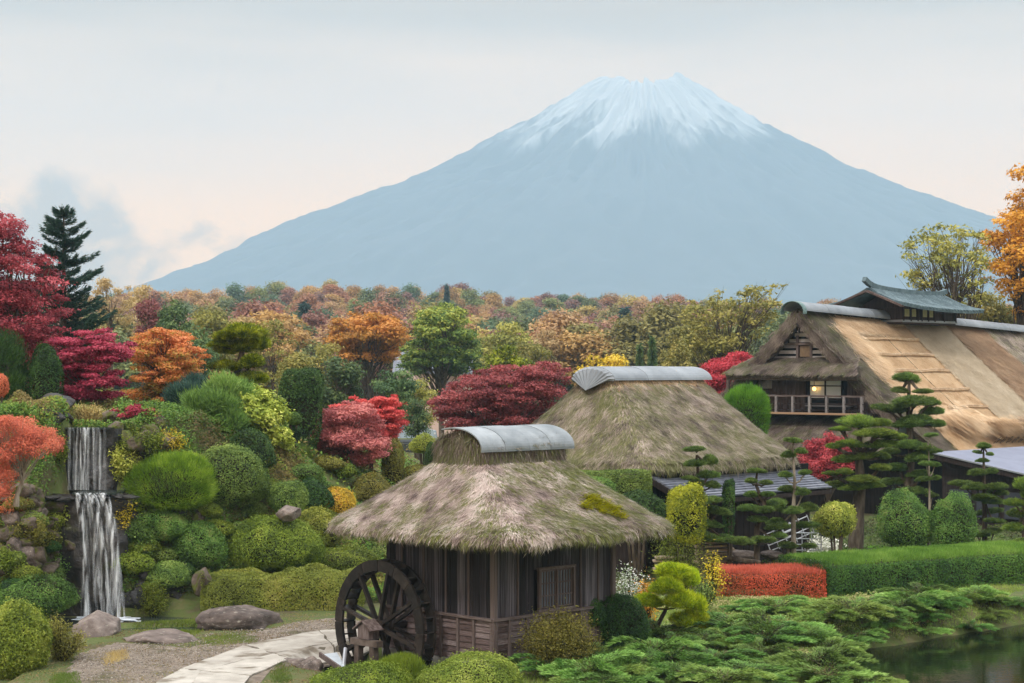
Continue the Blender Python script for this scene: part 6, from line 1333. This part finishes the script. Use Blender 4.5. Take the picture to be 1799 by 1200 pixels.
for (k, v, px, py0, hw, D, m, lab) in [
 ('layer', 0, 885, 556, 50, 175, F_OL, 'olive tree right behind the big green tree'),
 ('layer', 1, 888, 600, 50, 100, CYP, 'yellow green flat crowned pine just above the wine red maple'),
 ('sparse', 0, 196, 478, 44, 130, F_TAN, 'thin nearly bare tan tree right of the spruce'),
 ('round', 0, 262, 520, 36, 135, F_RB, 'faint reddish brown tree above the orange maple'),
 ('round', 1, 306, 522, 40, 118, F_DG, 'dark green tree rising behind the orange maple'),
 ('layer', 2, 362, 530, 56, 140, F_OL, 'yellow olive tree behind the tall cloud pruned cypress'),
 ('round', 2, 345, 578, 44, 105, F_DG, 'green tree directly above the orange maple crown'),
 ('sparse', 1, 480, 560, 52, 112, F_OL, 'thin olive tree right of the cloud pruned cypress'),
 ('sparse', 0, 560, 590, 54, 104, F_OL, 'thin yellow olive tree above the dark clipped column'),
 ('round', 0, 600, 622, 52, 96, F_DG, 'dull green tree behind the coral red maple'),
 ('round', 1, 520, 615, 46, 92, F_OL, 'low olive tree behind the dark clipped column'),
 ('layer', 0, 690, 640, 44, 96, F_DG, 'shady green tree right of the coral red maple'),
 ('layer', 1, 735, 662, 40, 104, F_OL, 'brown green tree above the parked car'),
 ('round', 2, 730, 700, 30, 92, F_DG, 'dark low tree beside the parked car'),
 ('layer', 2, 930, 590, 44, 150, F_OL, 'olive yellow tree above the wine red maple end'),
 ('layer', 0, 1060, 612, 52, 116, F_YE, 'golden yellow tree behind the grey ridge cap'),
 ('layer', 1, 1022, 563, 52, 205, F_PK, 'salmon pink tree on the wooded slope above the ridge cap'),
 ('round', 0, 1112, 572, 42, 200, F_GR, 'pale green rounded tree right of the salmon pink one'),
 ('conifer', 0, 1146, 588, 16, 135, F_DG, 'pointed dark conifer above the grey ridge cap'),
 ('conifer', 1, 1124, 602, 14, 130, F_DG, 'shorter pointed conifer left of its taller neighbour'),
 ('conifer', 0, 536, 528, 26, 240, F_BL, 'blue green conifer standing out of the wooded slope'),
 ('conifer', 1, 1098, 538, 26, 260, F_BL, 'blue grey conifer high on the slope above the pale green tree'),
 ('conifer', 0, 785, 498, 10, 420, F_BL, 'small dark conifer on the skyline above the big green tree'),
 ('layer', 2, 1210, 560, 52, 140, F_OL, 'yellow olive tree above the rose red maple'),
 ('round', 1, 1190, 598, 36, 118, F_OL, 'dull yellow tree behind the grey ridge cap end'),
 ('layer', 0, 1740, 500, 60, 122, F_OL, 'olive green tree low behind the farmhouse ridge'),
 ('layer', 1, 960, 575, 40, 190, F_TAN, 'tan tree on the slope behind the big green tree'),
 ('layer', 2, 420, 545, 46, 190, F_TAN, 'tan brown tree above the cloud pruned cypress'),
 ('round', 2, 470, 540, 40, 230, F_PK, 'pink brown tree on the slope left of the blue green conifer'),
 ('sparse', 1, 250, 500, 40, 160, F_TAN, 'bare twiggy tree on the skyline right of the spruce'),
]: gtree(k, v, px, py0, hw, D, m, lab, seed=px)
AMB = LP('amber_leaves', (132, 92, 34), (176, 124, 36), (202, 146, 48), (212, 166, 78))
outline_tree('amber_tree', [(1716, 430), (1738, 385), (1768, 372), (1772, 345), (1760, 322), (1786, 288), (1830, 270), (1900, 300), (1900, 600), (1800, 590), (1776, 545), (1742, 520), (1722, 480)], 116, 4, 120, 1.15, .5, 16000, .26, AMB, 71, 'tall amber orange tree at the picture edge beside the farmhouse', base=(1800, None), trunk_r=.25, nmax=70, shell=.2)
outline_tree('sparse_tree', [(1582, 432), (1606, 402), (1640, 380), (1690, 384), (1732, 400), (1745, 450), (1742, 530), (1700, 556), (1640, 532), (1600, 512), (1578, 470)], 114, 3, 90, .75, .5, 3600, .24, F_OL, 72, 'sparse olive tree with bare twigs behind the ridge turret', base=(1690, None), trunk_r=.16, nmax=90, shell=.1)
outline_tree('sparse_tree', [(1180, 570), (1206, 528), (1246, 505), (1300, 498), (1388, 494), (1376, 540), (1340, 600), (1270, 645), (1196, 625)], 124, 3, 100, .85, .5, 5200, .26, F_OL, 73, 'sparse olive yellow tree spreading left of the farmhouse gable', base=(1280, None), trunk_r=.16, nmax=90, shell=.1)
outline_tree('autumn_tree', [(578, 605), (582, 560), (600, 545), (652, 541), (700, 555), (720, 580), (712, 612), (684, 645), (620, 645), (588, 628)], 150, 4, 110, 1.1, .42, 16000, .28, F_OR, 74, 'orange gold tree left of the big green one in the middle distance', base=(650, None), trunk_r=.22, nmax=60, shell=.2)
outline_tree('autumn_tree', [(702, 650), (708, 602), (732, 580), (724, 558), (746, 538), (790, 526), (822, 545), (832, 572), (846, 602), (852, 645), (800, 668), (760, 655), (720, 668)], 142, 4.5, 200, .85, .36, 20000, .26, LP('green_tree_foliage', (52, 74, 40), (80, 104, 48), (124, 140, 58), (168, 168, 78), k=1.3), 75, 'big green tree with yellowing tops above the wine red maple', base=(778, None), trunk_r=.26, nmax=60, ztint=.5, shell=.2)
# a single wooded ridge, reads as one mass
ic = bpy.data.collections.new('wood_kinds')
WOODP = []
def woodmat(name, stops):
    m = leafmat(name, [(.1, .1, .1)]*2); t = m.node_tree; r = [n for n in t.nodes if n.type == 'VALTORGB'][0]; oi = [n for n in t.nodes if n.type == 'OBJECT_INFO'][0]
    N = t.nodes.new; L = t.links.new; nz = N('ShaderNodeTexNoise'); nz.inputs['Scale'].default_value = .018; nz.inputs['Detail'].default_value = 1; L(oi.outputs['Location'], nz.inputs['Vector'])
    r2 = N('ShaderNodeValToRGB'); e = r2.color_ramp.elements; r2.color_ramp.interpolation = 'CONSTANT'
    while len(e) < len(stops): e.new(.5)
    for i, c in enumerate(stops): e[i].position = i/len(stops); e[i].color = (*c, 1)
    a = N('ShaderNodeMath'); a.operation = 'MULTIPLY_ADD'; a.inputs[1].default_value = .75; L(oi.outputs['Random'], a.inputs[0]); s = N('ShaderNodeMath'); s.operation = 'MULTIPLY_ADD'; s.inputs[1].default_value = .9; s.inputs[2].default_value = -.32; L(nz.outputs[0], s.inputs[0]); L(s.outputs[0], a.inputs[2]); L(a.outputs[0], r2.inputs[0])
    at = [n for n in t.nodes if n.type == 'ATTRIBUTE'][0]; mu = N('ShaderNodeMix'); mu.data_type = 'RGBA'; mu.blend_type = 'MULTIPLY'; mu.inputs[0].default_value = 1; cb = N('ShaderNodeMapRange'); cb.inputs[3].default_value = .6; cb.inputs[4].default_value = 1.4; L(at.outputs['Fac'], cb.inputs[0]); L(cb.outputs[0], mu.inputs[7]); L(r2.outputs[0], mu.inputs[6])
    hs = [n for n in t.nodes if n.type == 'HUE_SAT'][0]; L(mu.outputs[2], hs.inputs['Color']); return m
WM = woodmat('autumn_wood', pal((112, 118, 72), (164, 136, 84), (140, 136, 78), (168, 126, 92), (104, 116, 76), (174, 142, 86), (148, 108, 94), (126, 132, 80), (170, 136, 100), (130, 96, 90), (90, 108, 80), (164, 142, 86), k=1.2))
for i in range(6):
    r = np.random.default_rng(300+i); cr, tk = generic(310+i, ['round', 'layer', 'tall'][i%3], 6000, .034); cr.materials.append(WM)
    o = bpy.data.objects.new('wood_tree', cr); ic.objects.link(o)
r = np.random.default_rng(71); pts = []; tries = 0
while len(pts) < 1700 and tries < 30000:
    tries += 1; D = 190+510*r.random()**1.25; px = r.uniform(-60, 1860); x = WX(px, D)
    pts.append((x, D, 0.))
pts = np.array(pts); pts[:, 2] = ground(pts[:, 0], pts[:, 1])-.3
me = bpy.data.meshes.new('forest'); me.from_pydata([tuple(p) for p in pts], [], [])
hh = me.attributes.new('h', 'FLOAT', 'POINT'); hh.data.foreach_set('value', r.uniform(8.0, 14.0, len(pts)).astype(np.float32)); rt = me.attributes.new('rot', 'FLOAT', 'POINT'); rt.data.foreach_set('value', r.uniform(0, 6.28, len(pts)).astype(np.float32))
fo = bpy.data.objects.new('forest', me); COL.objects.link(fo); fo['kind'] = 'stuff'; fo['label'] = 'wooded ridge in brown, gold and red autumn colours below the mountain'
ng = bpy.data.node_groups.new('forest_points', 'GeometryNodeTree'); ng.interface.new_socket('Geometry', in_out='INPUT', socket_type='NodeSocketGeometry'); ng.interface.new_socket('Geometry', in_out='OUTPUT', socket_type='NodeSocketGeometry')
gi = ng.nodes.new('NodeGroupInput'); go = ng.nodes.new('NodeGroupOutput'); ip = ng.nodes.new('GeometryNodeInstanceOnPoints'); ci = ng.nodes.new('GeometryNodeCollectionInfo'); ci.inputs[0].default_value = ic; ci.inputs[1].default_value = True; ci.inputs[2].default_value = True
ip.inputs['Pick Instance'].default_value = True; na = ng.nodes.new('GeometryNodeInputNamedAttribute'); na.data_type = 'FLOAT'; na.inputs[0].default_value = 'h'; nb_ = ng.nodes.new('GeometryNodeInputNamedAttribute'); nb_.data_type = 'FLOAT'; nb_.inputs[0].default_value = 'rot'; cx_ = ng.nodes.new('ShaderNodeCombineXYZ')
ng.links.new(gi.outputs[0], ip.inputs['Points']); ng.links.new(ci.outputs[0], ip.inputs['Instance']); ng.links.new(na.outputs[0], ip.inputs['Scale']); ng.links.new(nb_.outputs[0], cx_.inputs[2]); ng.links.new(cx_.outputs[0], ip.inputs['Rotation']); ng.links.new(ip.outputs[0], go.inputs[0])
md = fo.modifiers.new('forest', 'NODES'); md.node_group = ng
# ------------------------------------------------------------------ small things between the trees
def gbox(cx, cy, z0, z1, lx, ly, rz_): return MB().box((cx, cy, (z0+z1)/2), lx, ly, z1-z0, (math.cos(rz_), math.sin(rz_), 0), (-math.sin(rz_), math.cos(rz_), 0))
cD = 150; cX = WX(722, cD); cz0 = WZ(790, cD)
carM = surf('pale_blue_car_paint', pal((168, 190, 204), (190, 208, 218)), 1, .25, spec=.6)
car = thing('parked_car', (cX, cD, 0), 'pale blue parked car glimpsed between coral maple and mill ridge', 'car')
prof = [(-2.1, .35), (-2.1, .85), (-1.9, 1.0), (-1.2, 1.02), (-.7, 1.5), (.9, 1.52), (1.55, 1.05), (2.05, .95), (2.15, .4)]
zc = 1.15
part('body', MB().poly([(cX+a, cD-.8, zc+b) for a, b in prof], 1.6, (0, -1, 0)), carM, car)
part('window', MB().poly([(cX-.95, cD-.83, zc+1.05), (cX+1.3, cD-.83, zc+1.05), (cX+.85, cD-.83, zc+1.42), (cX-.6, cD-.83, zc+1.42)], .02, (0, -1, 0)), PANE, car)
for a in (-1.35, 1.35): part('wheel', MB().tube([(cX+a, cD-.85, zc+.33), (cX+a, cD-.6, zc+.33)], [.33, .33], 14), DARKM, car)
part('headlight', MB().box((cX+2.0, cD-.75, zc+.75), .15, .2, .15), GLASS, car)
struct('parking_terrace', MB().poly([(cX-8, cD-3, zc), (cX+8, cD-3, zc), (cX+8, cD+6, zc), (cX-8, cD+6, zc)], 2.2), surf('dark_asphalt', pal((58, 60, 60), (74, 76, 74)), 3, .9))
hb = thing('distant_house', (WX(762, 185), 185, 0), 'pinkish house wall glimpsed behind the trunks of the big green tree', 'house'); hX = WX(762, 185)
part('wall', gbox(hX, 185, 0, 7.0, 7, 5, .2), surf('pink_render', pal((206, 176, 164), (220, 192, 180)), 1, .9), hb)
part('roof', MB().poly([(hX-4, 182, 6.9), (hX+4, 182, 6.9), (hX+4, 185, 9), (hX-4, 185, 9)], .2), TILE, hb); part('roof', MB().poly([(hX-4, 188, 6.9), (hX+4, 188, 6.9), (hX+4, 185.02, 9), (hX-4, 185.02, 9)][::-1], .2), TILE, hb)
for a in (-1.8, 1.6): part('window', MB().box((hX+a, 182.2, 5.4), 1.2, .1, 1.1), PANE, hb)
# stacked slats, logs, stone slabs and silver frames behind the red hedge
sl = thing('timber_stack', (WX(1258, 60.5), 60.5, gz(WX(1258, 60.5), 60.5)), 'stack of pale sawn slats under the cloud pine behind the yellow juniper', 'timber stack')
sx, sz = WX(1258, 60.5), WZ(975, 60.5)
for k in range(7): part('slat', MB().box((sx+(k%2)*.05-.1, 60.5+(k%3)*.04, sz-.2+k*.125), 1.3-.06*(k%3), .5, .06, (1, .12, .03)), surf('sawn_slat', pal((150, 132, 112), (186, 168, 146)), 4, .8) if k == 0 else bpy.data.materials['sawn_slat'], sl)
s2x, s2z = WX(1175, 57), WZ(990, 57)
s2 = thing('timber_stack', (s2x, 57, gz(s2x, 57)), 'small pile of grey slats below the yellow green cypress', 'timber stack')
for k in range(4): part('slat', MB().box((s2x+(k%2)*.06, 57+(k%3)*.04, s2z-.15+k*.12), 1.0, .4, .05, (1, .1, .02)), bpy.data.materials['sawn_slat'], s2)
for k, (px, py, hw, hh, lab) in enumerate([(1300, 975, 34, 10, 'pale flat garden stone behind the red hedge'), (1360, 978, 30, 9, 'bluish flat stone beside the slender pine trunk'), (1330, 958, 22, 8, 'grey stone slab behind the other flat stones')]):
    rock('garden_stone', (WX(px, 61.5+k*.6), 61.5+k*.6, WZ(py, 61.5)), (hw/FPX*62, .5, hh/FPX*62*1.3), (0, .05, k), ROCKM, label=lab, v=k+1, cat='stone')
lg = MB().tube([(WX(1270, 60), 60, WZ(978, 60)), (WX(1300, 60), 60, WZ(984, 60)), (WX(1335, 60.2), 60.2, WZ(988, 60.2))], [.08, .09, .07], 9); single('log', lg, BARK, 'grey brown log lying behind the red hedge', 'log')
STEEL = surf('shiny_bare_steel', pal((186, 190, 198), (214, 218, 224)), 4, .3, spec=.6, metal=.4)
fr = random.Random(6)
fD = 64.0
for q, (px, py, lab) in enumerate([(1372, 945, 'folded silver metal trestle on the pile, the left one'), (1400, 930, 'silver metal trestle tilted on the pile beside the pine trunk'), (1415, 950, 'silver metal trestle on the right of the pile')]):
    t = thing('folded_trestle', (WX(px, fD), fD, 0), lab, 'trestle'); cx0, cz0_ = WX(px, fD), WZ(py, fD); a = fr.uniform(-.6, .6)
    def rp_(u_, v_, d_=0): return (cx0+u_*math.cos(a)-v_*math.sin(a), fD-.2*q+d_, cz0_+u_*math.sin(a)+v_*math.cos(a))
    for v_ in (-.3, -.1, .1, .3): part('bar', MB().tube([rp_(-.5, v_), rp_(.5, v_, .15)], .018, 6), STEEL, t)
    for u_ in (-.5, -.17, .17, .5): part('bar', MB().tube([rp_(u_, -.35), rp_(u_, .35, .15)], .018, 6), STEEL, t)
# ------------------------------------------------------------------ air
HAZE = bpy.data.materials.new('haze_air'); HAZE.use_nodes = True; t = HAZE.node_tree; t.nodes.remove(t.nodes['Principled BSDF']); pv = t.nodes.new('ShaderNodeVolumePrincipled'); pv.inputs['Color'].default_value = (.51, .73, .93, 1); pv.inputs['Density'].default_value = HAZE_D; pv.inputs['Anisotropy'].default_value = .0
t.links.new(pv.outputs[0], t.nodes['Material Output'].inputs['Volume'])
hz = struct('haze', MB().box((300, 2775, 408), 9000, 6150, 862), HAZE, 'stuff'); hz['label'] = 'pale blue haze filling the air'
